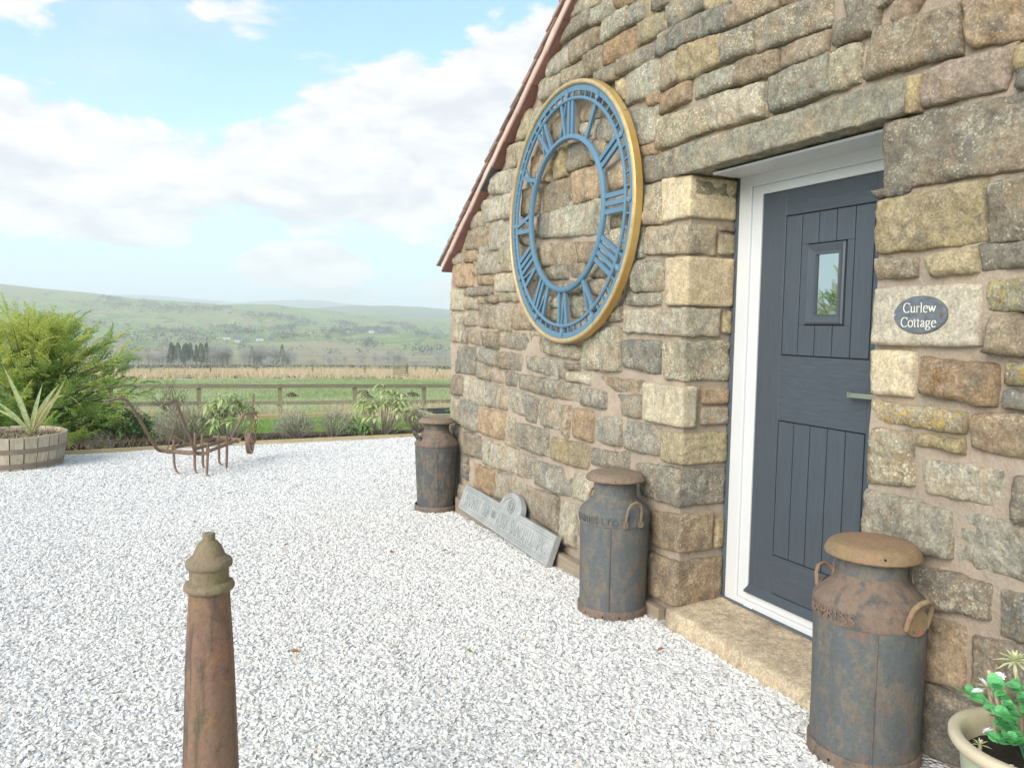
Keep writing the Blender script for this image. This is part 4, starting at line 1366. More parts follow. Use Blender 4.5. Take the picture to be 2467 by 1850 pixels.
# ------------------------------------------------------------ slate name plate
def ellipse(cy, cz, ry, rz, n, x, jit=0.0, seed=0):
    out = []
    for k in range(n):
        t = 2 * PI * k / n
        j = 1 + jit * noise.noise(Vector((math.cos(t) * 5, math.sin(t) * 5, seed)))
        out.append((x, cy + ry * math.cos(t) * j, cz + rz * math.sin(t) * j))
    return out
sl = empty('house_sign', (2.47, 1.934, 1.615))
tag(sl, 'oval grey slate sign reading Curlew Cottage screwed to a pale stone slab', 'house sign')
mb = MB()
n_ = 72
r0 = ellipse(1.934, 1.615, .105, .067, n_, 2.478)
r1 = ellipse(1.934, 1.615, .1045, .0665, n_, 2.469, .02, 1)
r2 = ellipse(1.934, 1.615, .1005, .0635, n_, 2.4635, .014, 4)
mb.add(r0 + r1 + r2, [(k, (k + 1) % n_, n_ + (k + 1) % n_, n_ + k) for k in range(n_)] + [(n_ + k, n_ + (k + 1) % n_, 2 * n_ + (k + 1) % n_, 2 * n_ + k) for k in range(n_)] + [tuple(2 * n_ + k for k in range(n_))])
plate = mb.build('plate', SLATE, sl, recalc=True)
for y, mt in ((2.0285, CHROME), (1.8475, LEAFB)):
    q = MB().tube([(2.462 + .002 * math.cos(a), y + .0042 * math.cos(a), 1.615 + .0042 * math.sin(a)) for a in np.linspace(0, 2 * PI, 12, endpoint=False)], .0016, 6, closed=True)
    q.build('screw', mt if y > 1.9 else plain('rusty_screw', (.36, .10, .05), .7), plate)
# lettering: broad-nib strokes with serifs
def arcp(cx_, cz_, rx, rz, a0, a1, n=14):
    return [(cx_ + rx * math.cos(R(a0 + (a1 - a0) * k / n)), cz_ + rz * math.sin(R(a0 + (a1 - a0) * k / n))) for k in range(n + 1)]
TK, TN = .074, .032
GL = {
 'C': (.64, [arcp(.345, .33, .295, .335, 42, 318, 22), [(.575, .655), (.575, .46)], [(.545, .55), (.58, .49)]]),
 'o': (.50, [arcp(.25, .23, .20, .228, 0, 360, 24)]),
 'u': (.50, [[(.10, .44), (.10, .15)] + arcp(.22, .14, .12, .13, 180, 300, 8) + [(.36, .09)], [(.385, .44), (.385, .03)], [(.01, .435), (.14, .435)], [(.30, .435), (.42, .435)], [(.35, .02), (.48, .02)]]),
 'r': (.36, [[(.11, .44), (.11, .02)], [(.01, .435), (.15, .435)], [(.01, .015), (.23, .015)], [(.12, .30), (.17, .39), (.24, .43), (.31, .40)], [(.29, .42), (.32, .37)]]),
 'l': (.27, [[(.12, .68), (.12, .02)], [(.01, .665), (.15, .68)], [(.01, .015), (.24, .015)]]),
 'e': (.45, [[(.06, .27), (.40, .27)], arcp(.235, .23, .185, .228, 12, 318, 20)]),
 'w': (.70, [[(.07, .44), (.20, .03)], [(.20, .03), (.33, .43)], [(.34, .44), (.47, .03)], [(.47, .03), (.62, .44)], [(.0, .435), (.16, .435)], [(.26, .435), (.42, .435)], [(.54, .435), (.69, .435)]]),
 't': (.30, [[(.12, .58), (.12, .10)] + arcp(.20, .09, .08, .08, 180, 300, 5), [(.01, .43), (.27, .43)], [(.03, .44), (.12, .57)]]),
 'a': (.45, [[(.075, .34), (.10, .40), (.18, .445), (.27, .43), (.315, .36), (.315, .09), (.35, .03), (.43, .06)], [(.30, .28), (.14, .21), (.06, .12), (.10, .03), (.19, .02), (.31, .10)]]),
 'g': (.50, [arcp(.21, .30, .145, .14, 0, 360, 18), [(.32, .40), (.38, .44), (.47, .43)], [(.12, .19), (.07, .13), (.10, .07), (.24, .045), (.37, .02), (.43, -.06), (.36, -.15), (.22, -.19), (.09, -.16), (.04, -.09), (.10, -.01), (.17, .03)]]),
}


def nib_text(mb, text, y_left, z_base, size, wid, x):
    tot = sum(GL[ch][0] for ch in text)
    kx = wid / tot
    pen = 0
    for ch in text:
        adv, strokes = GL[ch]
        for st_ in strokes:
            P_ = [Vector(((pen + a) * kx, b * size)) for a, b in st_]
            Lp, Rp = [], []
            for i, p in enumerate(P_):
                d = (P_[min(i + 1, len(P_) - 1)] - P_[max(i - 1, 0)]).normalized()
                nrm = Vector((-d.y, d.x))
                th = (abs(nrm.x) * TK + abs(nrm.y) * TN) / 2
                th = Vector((nrm.x * th * kx, nrm.y * th * size))
                Lp.append(p + th); Rp.append(p - th)
            b = len(mb.v)
            for p in Lp + Rp: mb.v.append((x, y_left - p.x, z_base + p.y))
            for p in Lp + Rp: mb.v.append((x + .0012, y_left - p.x, z_base + p.y))
            n__ = len(P_)
            for i in range(n__ - 1):
                mb.f.append((b + i, b + i + 1, b + n__ + i + 1, b + n__ + i))
                for (u_, v_) in ((b + i, b + i + 1), (b + n__ + i + 1, b + n__ + i)):
                    mb.f.append((u_, u_ + 2 * n__, v_ + 2 * n__, v_))
        pen += adv
tx = MB(); nib_text(tx, 'Curlew', 1.996, 1.6235, .0500, .131, 2.4615)
tx.build('lettering', LETTER, plate)
tx = MB(); nib_text(tx, 'Cottage', 2.003, 1.573, .0500, .141, 2.4615)
tx.build('lettering', LETTER, plate)
# ------------------------------------------------------------ skeleton clock on the gable
CY, CZC, CX = 4.443, 2.252, 2.42
clock = empty('wall_clock', (CX, CY, CZC))
tag(clock, 'large round blue skeleton clock dial with Roman numerals and gold rim on the stone wall', 'wall clock')


def cpt(u, v, th, x):          # u: clockwise tangent, v: radial, th: degrees clockwise from twelve
    s_, c_ = math.sin(R(th)), math.cos(R(th))
    return (x, CY - (v * s_ + u * c_), CZC + (v * c_ - u * s_))


def annulus(mb, prof, n=180, y=CY, z=CZC):     # prof: closed list of (r, x)
    b = len(mb.v)
    m_ = len(prof)
    for k in range(n):
        a = 2 * PI * k / n
        for r_, x in prof: mb.v.append((x, y - r_ * math.sin(a), z + r_ * math.cos(a)))
    for k in range(n):
        for j in range(m_):
            a0, a1 = b + k * m_ + j, b + k * m_ + (j + 1) % m_
            b0, b1 = b + ((k + 1) % n) * m_ + j, b + ((k + 1) % n) * m_ + (j + 1) % m_
            mb.f.append((a0, a1, b1, b0))
    return mb

rim = annulus(MB(), [(.773, 2.452), (.773, 2.410), (.797, 2.404), (.802, 2.409), (.806, 2.450)]).build('rim', GOLD, clock, recalc=True)
smooth_angle(rim, 30)
smooth_angle(annulus(MB(), [(.7745, 2.412), (.7765, 2.403), (.783, 2.399), (.793, 2.399), (.799, 2.404), (.799, 2.412)]).build('rim_edge', GOLDEDGE, clock, recalc=True), 50)
smooth_angle(annulus(MB(), [(.737, 2.415), (.772, 2.415), (.772, 2.428), (.737, 2.428)]).build('dial_band', CLOCKBLUE, clock, recalc=True), 30)
smooth_angle(annulus(MB(), [(.684, 2.422), (.683, 2.412), (.689, 2.405), (.699, 2.405), (.705, 2.412), (.704, 2.422)]).build('minute_ring', CLOCKBLUE, clock, recalc=True), 50)
smooth_angle(annulus(MB(), [(.453, 2.428), (.451, 2.410), (.459, 2.400), (.477, 2.400), (.486, 2.410), (.485, 2.428)]).build('inner_ring', CLOCKBLUE, clock, recalc=True), 50)
for k in range(60):
    th = k * 6
    mb = MB()
    if k % 5:
        mb.prism([(-.0055, .700), (.0055, .700), (.0055, .740), (-.0055, .740)], lambda u, v, th=th: cpt(u, v, th, 2.427), lambda u, v, th=th: cpt(u, v, th, 2.414))
        mb.build('minute_bar', CLOCKBLUE, clock)
    else:
        mb.prism([(-.012, .690), (.012, .690), (.010, .712), (.020, .727), (.017, .742), (.005, .763), (-.005, .763), (-.017, .742), (-.020, .727), (-.010, .712)],
                 lambda u, v, th=th: cpt(u, v, th, 2.428), lambda u, v, th=th: cpt(u, v, th, 2.4095))
        tb_ = mb.build('hour_lug', CLOCKBLUE, clock)
        sc_ = MB().tube([cpt(0, .729, th, 2.412), cpt(0, .729, th, 2.4065)], .0055, 10)
        sc_.build('screw', SCREW, tb_)
NUM = ['XII', 'I', 'II', 'III', 'IIII', 'V', 'VI', 'VII', 'VIII', 'IX', 'X', 'XI']
for k, s_ in enumerate(NUM):
    th = k * 30
    wd = {'I': .046, 'V': .098, 'X': .098}
    tot = sum(wd[c] for c in s_)
    u0 = -tot / 2
    mb = MB()
    v0, v1 = .480, .690
    def strip(ua, va, ub, vb, hw, front):
        mb.prism([(ua - hw, va), (ua + hw, va), (ub + hw, vb), (ub - hw, vb)], lambda u, v: cpt(u, v, th, 2.429), lambda u, v: cpt(u, v, th, front))
    for c in s_:
        uc = u0 + wd[c] / 2
        if c == 'I': strip(uc, v0, uc, v1, .0135, 2.4115)
        if c == 'V':
            strip(uc, v0, uc - .033, v1, .0135, 2.4115)
            strip(uc + .002, v0, uc + .036, v1, .0065, 2.4135)
        if c == 'X':
            strip(uc + .031, v0, uc - .031, v1, .0135, 2.4115)
            strip(uc - .036, v0, uc + .036, v1, .0065, 2.4135)
        u0 += wd[c]
    mb.build('numeral', CLOCKBLUE, clock, recalc=True)

# ------------------------------------------------------------ text as mesh
def text_mesh(s_, size, extrude):
    cu = bpy.data.curves.new('lettering', 'FONT')
    cu.body = s_
    cu.size = size
    cu.extrude = extrude
    cu.resolution_u = 3
    o = bpy.data.objects.new('lettering', cu)
    COL.objects.link(o)
    dg = bpy.context.evaluated_depsgraph_get()
    me = bpy.data.meshes.new_from_object(o.evaluated_get(dg))
    bpy.data.objects.remove(o)
    bpy.data.curves.remove(cu)
    return me

# ------------------------------------------------------------ milk churns
def churn(x, y, z, H_, phi_h, mats, label, text=None, tphi=0, kind='dome', hstyle='loop', scale_r=1.0, lean=(0, 0)):
    body_m, sh_m, lid_m = mats
    root = empty('milk_churn', (x, y, z))
    tag(root, label, 'milk churn', 'old milk churns along the wall')
    q = scale_r
    sgl = H_ / .77

    def L(name, prof, mat, parent=root, seg=56, ang=35):
        o = MB().lathe([(r * q, zz * sgl) for r, zz in prof], (x, y, z), seg).build(name, mat, parent, recalc=False)
        return smooth_angle(o, ang)
    rs2 = random.Random(int(y * 100))
    body = L('body', [(.0, .012), (.178, .012), (.1785, .05), (.180, .2), (.1835, .40), (.1845, .505)], body_m)
    # gentle dents
    for v in body.data.vertices:
        d = Vector((v.co.x - x, v.co.y - y, 0))
        n1 = .0028 * noise.noise(v.co * 7) + .0012 * noise.noise(v.co * 19)
        v.co += d.normalized() * n1 if d.length > .05 else Vector((0, 0, 0))
        if kind == 'far' and d.length > .05: v.co -= d.normalized() * .016 * (1 - min(1, (v.co.z - z) / .5))
    # welded side seam and the drain holes in the foot
    sa_ = tphi + .12
    MB().tube([(x + .1845 * q * math.cos(sa_), y + .1845 * q * math.sin(sa_), z + .06), (x + .1865 * q * math.cos(sa_), y + .1865 * q * math.sin(sa_), z + .49 * sgl)], .0022, 5).build('seam', sh_m, root)
    for da in (-.62, -.05, .42):
        c1 = Vector((math.cos(tphi + da), math.sin(tphi + da), 0))
        if kind != 'far': MB().tube([Vector((x, y, z + .024)) + c1 * .180, Vector((x, y, z + .024)) + c1 * .1875], .0055, 8).build('drain_hole', GROOVE, root)
    L('base_band', [(.1785, .0), (.186, .0), (.1865, .030), (.1875, .044), (.185, .050), (.1795, .052)], RUSTTOP)
    if kind == 'far':
        L('shoulder', [(.1845, .545), (.190, .548), (.192, .556), (.1905, .566), (.185, .571), (.178, .585), (.150, .618), (.118, .652), (.110, .664), (.108, .68)], sh_m)
        L('upper_body', [(.1845, .50), (.1850, .548)], body_m)
        L('neck', [(.108, .672), (.109, .70), (.116, .726), (.122, .738)], body_m)
        L('lid', [(.105, .728), (.150, .732), (.158, .738), (.160, .745), (.154, .752), (.136, .768), (.118, .775), (.105, .772), (.085, .767), (.0, .765)], lid_m)
    else:
        L('shoulder', [(.1845, .497), (.1885, .498), (.1895, .503), (.1888, .508), (.1885, .552), (.186, .560), (.178, .571), (.155, .592), (.130, .615), (.118, .628), (.1145, .640), (.113, .652)], sh_m)
        L('neck', [(.113, .645), (.1135, .66), (.113, .700), (.116, .728), (.12, .735)], body_m)
        if kind == 'dome':
            L('lid', [(.112, .722), (.150, .716), (.1555, .712), (.158, .716), (.1575, .722), (.152, .736), (.142, .750), (.130, .757), (.10, .762), (.05, .767), (.0, .770)], lid_m)
        else:
            L('lid', [(.112, .720), (.150, .722), (.157, .722), (.160, .728), (.158, .735), (.148, .748), (.135, .757), (.115, .763), (.06, .769), (.0, .770)], lid_m)
    # small vent hole in the lid rim
    hp = tphi + (.22 if kind != 'far' else -.1)
    hz_ = .735 if kind != 'far' else .749
    c0 = Vector((math.cos(hp), math.sin(hp), 0))
    MB().tube([Vector((x, y, z + hz_ * sgl)) + c0 * .1475 * q, Vector((x, y, z + hz_ * sgl)) + c0 * .1595 * q], .0035, 8).build('vent_hole', GROOVE, root)
    for sg in (0, PI):
        ph = phi_h + sg
        rd = Vector((math.cos(ph), math.sin(ph), 0))
        tg = Vector((-math.sin(ph), math.cos(ph), 0))
        o0 = Vector((x, y, z))

        def P(u, r_, zz): return o0 + rd * (r_ * q) + tg * u + Vector((0, 0, zz * sgl))
        mb = MB()
        if hstyle == 'plate':
            loop = [P(-.046, .190, .515), P(-.048, .200, .555), P(-.042, .212, .592), P(-.025, .222, .612), P(0, .225, .618), P(.025, .222, .612), P(.042, .212, .592), P(.048, .200, .555), P(.046, .190, .515)]
            mb.tube(loop, .0065, 8, flat=1.35)
            n_ = 20
            fr0 = [P(.047 * math.cos(a), .192, .535 + .046 * math.sin(a)) for a in np.linspace(0, 2 * PI, n_, endpoint=False)]
            fr1 = [P(.044 * math.cos(a), .199, .535 + .043 * math.sin(a)) for a in np.linspace(0, 2 * PI, n_, endpoint=False)]
            mb.add(fr0 + fr1, [(k, (k + 1) % n_, n_ + (k + 1) % n_, n_ + k) for k in range(n_)] + [tuple(n_ + k for k in range(n_))])
            h = mb.build('handle', lid_m if kind == 'dome' else sh_m, root, recalc=True)
            smooth_angle(h, 40)
            for uu in (-.026, .026):
                MB().lathe([(.006, 0), (.0055, .002), (.003, .004), (0, .0045)], (0, 0, 0), 8)
                rv = MB().tube([P(uu, .198, .512), P(uu, .203, .512)], .0055, 8)
                rv.build('rivet', sh_m, h)
        elif hstyle == 'loop':
            loop = [P(-.044, .188, .512), P(-.044, .196, .560), P(-.040, .205, .602), P(-.026, .210, .628), P(0, .212, .637), P(.026, .210, .628), P(.040, .205, .602), P(.044, .196, .560), P(.044, .188, .512)]
            mb.tube(loop, .0075, 8)
            for uu in (-.044, .044): mb.bar(P(uu, .190, .500), P(uu, .191, .535), .024, .012, up=rd)
            smooth_angle(mb.build('handle', lid_m, root, recalc=True), 40)
        else:
            loop = [P(-.034, .168, .60), P(-.034, .190, .630), P(-.028, .206, .655), P(0, .214, .668), P(.028, .206, .655), P(.034, .190, .630), P(.034, .168, .60)]
            mb.tube(loop, .0095, 8, flat=1.5)
            mb.add([P(-.036, .150, .615), P(.036, .150, .615), P(.030, .192, .632), P(-.030, .192, .632), P(-.036, .152, .605), P(.036, .152, .605), P(.030, .194, .622), P(-.030, .194, .622)],
                   [(0, 1, 2, 3), (7, 6, 5, 4), (2, 3, 7, 6), (0, 4, 5, 1)])
            smooth_angle(mb.build('handle', STEEL2, root, recalc=True), 40)
    if text:
        s_, a0, a1 = text
        me = text_mesh(s_, .052, .0024)
        xs_ = [v.co.x for v in me.vertices]
        wtx = max(xs_)
        for v in me.vertices:
            a = a0 + (a1 - a0) * v.co.x / wtx
            rr_ = (.1887 + .0030 + v.co.z * 1.1) * q
            v.co = (x + rr_ * math.cos(a), y + rr_ * math.sin(a), z + (.513 + v.co.y * .95) * sgl)
        link('lettering', me, sh_m, root)
    return root

n1 = churn(2.296, 1.932, .070, .772, R(268), (STEEL, RUSTTOP, RUSTLID), 'nearest rusty milk churn with orange domed lid and EXPRESS stamped round its shoulder', ('EXPRESS', R(220 - 72), R(220 - 12)), R(222), 'dome', 'plate')
n2 = churn(2.292, 3.580, .030, .765, R(268), (STEEL, STEEL, LIDDULL), 'middle milk churn stamped DAIRIES LTD standing left of the doorstep', ('DAIRIES LTD', R(237 - 80), R(237 + 6)), R(225), 'flat', 'loop')
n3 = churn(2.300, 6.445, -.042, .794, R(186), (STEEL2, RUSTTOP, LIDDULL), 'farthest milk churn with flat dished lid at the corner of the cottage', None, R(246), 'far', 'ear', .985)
# the wire chain between neck and lid of the near churn
for dx_, ph in ((0, R(150)), (0, R(300))):
    c_ = Vector((2.296 + .118 * math.cos(ph), 1.932 + .118 * math.sin(ph), .070 + .70))
    MB().tube([c_, c_ + Vector((.012 * math.cos(ph), .012 * math.sin(ph), -.018)), c_ + Vector((.010 * math.cos(ph), .010 * math.sin(ph), -.045)), c_ + Vector((.016 * math.cos(ph), .016 * math.sin(ph), -.062))], .0022, 6).build('lid_chain', OLDIRON, n1)

# ------------------------------------------------------------ cast stone name board leaning on the wall
pl_o = Vector((2.372, 4.432, .008))                # near bottom corner
pl_u = (Vector((2.386, 6.03, .045)) - pl_o)
PLL = pl_u.length
pl_u.normalize()
lean = Vector((.072, 0, .205))
pl_v = (lean - pl_u * lean.dot(pl_u)).normalized()
pl_n = pl_u.cross(pl_v).normalized()
if pl_n.x > 0: pl_n = -pl_n
PH = .205


def pp(u, v, n): return pl_o + pl_u * u + pl_v * v + pl_n * n
mc = PLL * .455
outl = lambda d: ([(d, d), (PLL - d, d), (PLL - d, PH - d), (mc + .185 - d * .6, PH - d)] +
                  [(mc + (.178 - d) * math.cos(a), PH - .008 + (.125 - d) * math.sin(a)) for a in np.linspace(.08, PI - .08, 18)] +
                  [(mc - .185 + d * .6, PH - d), (d, PH - d)])
root = empty('name_board', tuple(pl_o))
tag(root, 'grey cast stone parish board with arched centre leaning against the foot of the wall', 'name board')
mb = MB()
rings_ = [(0, 0), (0, .040), (.006, .046), (.016, .046), (.021, .041), (.027, .046), (.034, .046), (.040, .036)]
allp = []
for d, n_ in rings_:
    allp.append([pp(u, v, n_) for u, v in outl(d)])
k_ = len(allp[0])
b = 0
for rg in allp: mb.v.extend([tuple(p) for p in rg])
for i in range(len(allp) - 1):
    for j in range(k_):
        mb.f.append((i * k_ + j, i * k_ + (j + 1) % k_, (i + 1) * k_ + (j + 1) % k_, (i + 1) * k_ + j))
mb.f.append(tuple((len(allp) - 1) * k_ + j for j in range(k_)))
mb.f.append(tuple(range(k_ - 1, -1, -1)))
bd = mb.build('board', CAST, root, recalc=True)
words = [('BARNBY DUN', .060, .30, .115), ('WITH', .315, .045, .055), ('KIRK', .375, .125, .115), ('SANDALL', .525, .24, .115), ('PC', .80, .075, .115)]
U0 = PLL - .07
span = PLL - .14
for w_, st_, ln_, hh in [('BARNBY', 0, .215, .1), ('DUN', .245, .10, .1), ('WITH', .365, .055, .05), ('KIRK', .44, .14, .1), ('SANDALL', .60, .265, .1), ('PC', .905, .09, .1)]:
    me = text_mesh(w_, .1, .0022)
    x1_ = max(v.co.x for v in me.vertices)
    y1_ = max(v.co.y for v in me.vertices)
    for v in me.vertices:
        u = U0 - span * (st_ + ln_ * v.co.x / x1_)
        vv = .052 + (hh * v.co.y / y1_) + (.03 if hh < .08 else 0)
        v.co = pp(u, vv, .0375 + v.co.z * 1.3)
    link('lettering', me, CAST, bd)
# worn round emblem in the arch
mb = MB()
for rr_, hh_ in ((.050, .0405), (.028, .043)):
    mb.tube([pp(mc + rr_ * math.cos(a), PH + .022 + rr_ * math.sin(a), hh_) for a in np.linspace(0, 2 * PI, 24, endpoint=False)], .0045, 6, closed=True)
for a in np.linspace(0, 2 * PI, 6, endpoint=False):
    mb.tube([pp(mc + .012 * math.cos(a), PH + .022 + .012 * math.sin(a), .041), pp(mc + .032 * math.cos(a), PH + .022 + .032 * math.sin(a), .041)], [.006, .004], 5)
mb.build('emblem', CAST, bd)

# ------------------------------------------------------------ cast-iron bollard
bx, by_ = .1482, 2.0948
root = empty('bollard', (bx, by_, gravel_surface(bx, by_)))
tag(root, 'tapered rusty cast-iron bollard with mossy domed cap standing in the chippings', 'bollard')
segs = 48
capp = [(0, 1.0215), (.0135, 1.0215), (.0152, 1.0195), (.0152, 1.004), (.019, 1.0015), (.0245, .996), (.0305, .987), (.0355, .976), (.039, .966), (.046, .960), (.0535, .9555), (.0565, .949), (.0568, .943), (.055, .938), (.0495, .9345), (.0476, .931), (.0469, .902), (.0515, .9005), (.0580, .8965), (.0610, .890), (.0605, .883), (.0560, .8775), (.0490, .8755), (.046, .8735)]
smooth_angle(MB().lathe([(r, z_) for r, z_ in capp], (bx, by_, 0), segs).build('cap', BOLLTOP, root), 28)
mb = MB()
n8 = 8
for z_, r_ in ((.875, .0480), (.70, .0575), (.45, .0655), (.05, .0760)):
    for k in range(32):
        a = 2 * PI * k / 32 + .2
        # octagon with softened arrises
        oc = 1 + .018 * math.cos(8 * a)
        mb.v.append((bx + r_ * oc * math.cos(a), by_ + r_ * oc * math.sin(a), z_))
for i in range(3):
    for k in range(32):
        a0, a1 = i * 32 + k, i * 32 + (k + 1) % 32
        mb.f.append((a0, a0 + 32, a1 + 32, a1))
smooth_angle(mb.build('shaft', BOLLARD, root), 60)

# ------------------------------------------------------------ horse hoe / cultivator
root = empty('hand_cultivator', (.62, 9.4, -.11))
tag(root, 'rusty antique wheeled cultivator with two curved handles and hooked tines on the chippings', 'cultivator')
B = lambda mb, n_: mb.build(n_, OLDIRON, root, recalc=True)
mb = MB().tube([(-.33, 8.75, .74), (-.27, 8.78, .752), (-.217, 8.8, .760), (-.174, 8.83, .770), (-.131, 8.87, .737), (-.067, 8.92, .632), (.022, 9.06, .434), (.111, 9.2, .237), (.138, 9.24, .185), (.172, 9.28, .150), (.214, 9.3, .14), (.30, 9.26, .135)], [.013, .014, .016, .018, .019, .019, .018, .018, .018, .018, .018, .016], 8, flat=.7)
smooth_angle(B(mb, 'handle'), 50)
mb = MB().tube([(.177, 8.55, .711), (.241, 8.6, .729), (.298, 8.64, .744), (.325, 8.66, .715), (.333, 8.68, .686), (.406, 8.81, .47), (.479, 8.95, .255), (.505, 9.02, .165), (.530, 9.06, .132), (.567, 9.1, .125)], [.013, .015, .017, .018, .018, .018, .018, .018, .018, .017], 8, flat=.7)
smooth_angle(B(mb, 'handle'), 50)
B(MB().tube([(-.06, 8.93, .622), (.487, 9.1, .207)], .0065, 6), 'brace')
B(MB().tube([(.341, 8.72, .616), (.246, 9.28, .158)], .0065, 6), 'brace')
LEG = [[(.309, 9.25, .20), (.308, 9.25, .115), (.311, 9.25, .018), (.318, 9.24, -.035), (.335, 9.23, -.075), (.368, 9.2, -.105)],
       [(.521, 9.21, .20), (.517, 9.21, .097), (.515, 9.21, -.031), (.519, 9.205, -.06), (.526, 9.2, -.085), (.541, 9.18, -.107)],
       [(.636, 9.0, .20), (.633, 9.0, .128), (.625, 9.0, -.028), (.622, 9.0, -.075), (.626, 8.99, -.095), (.648, 8.965, -.104)],
       [(.613, 9.53, .20), (.619, 9.53, .065), (.618, 9.53, -.045), (.621, 9.525, -.075), (.628, 9.52, -.095), (.648, 9.5, -.117)],
       [(.805, 9.75, .20), (.809, 9.75, .084), (.808, 9.75, -.054), (.812, 9.74, -.082), (.821, 9.73, -.10), (.846, 9.7, -.122)],
       [(.868, 9.47, .20), (.872, 9.47, .145), (.867, 9.47, -.049), (.865, 9.465, -.085), (.868, 9.46, -.103), (.888, 9.44, -.115)]]
UP = [.268, .340, .258, .281, .235, .262]
for k, l in enumerate(LEG):
    mb = MB().tube([(l[0][0], l[0][1], UP[k])] + l, [.012, .0125, .0125, .012, .0115, .010, .008], 6, flat=1.3, up=(0, 1, 0))
    mb.box((l[0][0] - .020, l[0][1] - .022, .150), (l[0][0] + .020, l[0][1] + .022, .195))
    B(mb, 'tine')
mb = MB()
mb.bar((.19, 9.31, .150), (.64, 9.0, .140), .010, .034)
mb.bar((.225, 9.33, .122), (.60, 9.03, .118), .010, .012)
for f in (.15, .42, .68, .9):
    mb.box((.19 + .45 * f - .02, 9.31 - .31 * f - .006, .118), (.19 + .45 * f + .02, 9.31 - .31 * f + .012, .150))
B(mb, 'rear_bar')
for p_, q_ in (((.302, 9.27, .178), (.85, 9.88, .184)), ((.496, 9.12, .170), (.90, 9.68, .182)), ((.633, 9.0, .160), (.985, 9.50, .196))):
    B(MB().bar(p_, q_, .012, .036), 'frame_bar')
B(MB().bar((.764, 9.95, .186), (1.03, 9.53, .200), .012, .030), 'front_bar')
B(MB().bar((.86, 9.83, .205), (1.0, 9.58, .16), .04, .012), 'front_bar')
mb = MB().tube([(.885, 9.62, .165), (.938, 9.7, .203), (1.021, 9.8, .31), (1.084, 9.87, .415), (1.10, 9.89, .438), (1.126, 9.92, .452), (1.186, 9.96, .457), (1.272, 10.0, .449)], .018, 6, flat=.7)
B(mb, 'draw_beam')
B(MB().bar((1.230, 9.97, .685), (1.190, 9.97, .262), .012, .024, up=(1, 0, 0)), 'wheel_stem')
mb = MB().tube([(1.238, 9.975, .09), (1.247, 9.975, .163), (1.234, 9.972, .240), (1.190, 9.97, .270), (1.146, 9.968, .240), (1.126, 9.966, .180), (1.135, 9.966, .095)], .0085, 6, flat=1.6)
B(mb, 'wheel_fork')
# wheel turned partly towards the camera
wc = Vector((1.182, 9.97, .090))
wa = Vector((.93, -.36, 0)).normalized()        # axle
wt = Vector((-wa.y, wa.x, 0))
whl = empty('wheel', (0, 0, 0))
mb = MB()
n_ = 40
for k in range(n_):
    a = 2 * PI * k / n_
    d_ = wt * math.cos(a) + Vector((0, 0, 1)) * math.sin(a)
    for r_, o_s in ((.130, -.022), (.130, .022), (.121, .022), (.121, -.022)):
        mb.v.append(tuple(wc + d_ * r_ + wa * o_s))
for k in range(n_):
    for j in range(4):
        a0, a1 = k * 4 + j, k * 4 + (j + 1) % 4
        b0, b1 = ((k + 1) % n_) * 4 + j, ((k + 1) % n_) * 4 + (j + 1) % 4
        mb.f.append((a0, a1, b1, b0))
bpy.data.objects.remove(whl)
wh = mb.build('wheel', OLDIRON, root, recalc=True)
smooth_angle(wh, 40)
for k in range(5):
    a = 2 * PI * k / 5 + .35
    d_ = wt * math.cos(a) + Vector((0, 0, 1)) * math.sin(a)
    MB().bar(wc + d_ * .018, wc + d_ * .124, .010, .020, up=wa).build('spoke', OLDIRON, wh)
MB().tube([wc - wa * .045, wc + wa * .045], .016, 10).build('hub', OLDIRON, wh)
mb = MB()
def ring_link(c_, rx, rz, tw):
    t1 = Vector((math.cos(tw), math.sin(tw), 0))
    mb.tube([Vector(c_) + t1 * rx * math.cos(a) + Vector((0, 0, rz)) * math.sin(a) for a in np.linspace(0, 2 * PI, 12, endpoint=False)], .0055, 6, closed=True)
ring_link((1.246, 9.985, .395), .024, .038, .2)
ring_link((1.247, 9.985, .345), .012, .022, 1.4)
ring_link((1.247, 9.985, .300), .010, .032, .3)
ring_link((1.248, 9.985, .250), .014, .022, 1.3)
mb.build('hook_chain', rust_mat('red_rusted_chain', (.24, .10, .06), (.30, .13, .07), .9), root)

# ------------------------------------------------------------ bed edging, soil
def strip_board(name, pts, w_, z0, z1, mat, label, cat):
    root = empty(name, (pts[0][0], pts[0][1], z0))
    tag(root, label, cat)
    for (xa, ya), (xb, yb) in zip(pts, pts[1:]):
        d_ = Vector((xb - xa, yb - ya, 0)).normalized()
        nn = Vector((-d_.y, d_.x, 0)) * w_
        a, b_ = Vector((xa, ya, 0)) + d_ * .004, Vector((xb, yb, 0))
        za0, za1, zb0, zb1 = gravel_z(ya) + z0, gravel_z(ya) + z1, gravel_z(yb) + z0, gravel_z(yb) + z1
        mb = MB().hexa([a + Vector((0, 0, za0)), b_ + Vector((0, 0, zb0)), b_ + nn + Vector((0, 0, zb0)), a + nn + Vector((0, 0, za0)),
                        a + Vector((0, 0, za1)), b_ + Vector((0, 0, zb1)), b_ + nn + Vector((0, 0, zb1)), a + nn + Vector((0, 0, za1))])
        mb.build('board', mat, root)
    return root
strip_board('gravel_edging', [(-6, edge_y(-6)), (-3.2, edge_y(-3.2)), (-.88, edge_y(-.88)), (1.13, edge_y(1.13)), (3.8, edge_y(3.8)), (6.5, edge_y(6.5))], .035, -.12, .045, BOARDW, 'pale yellow timber edging board along the far side of the chippings', 'edging board')
strip_board('bed_edging', [(-6, 12.0), (-3, 12.2), (-.95, 12.36), (1.22, 12.5), (2.6, 12.4), (3.96, 12.12), (6.5, 12.0)], .06, -.12, .052, BOARDG, 'grey weathered timber edging along the back of the planting bed', 'edging board')
mb = MB()
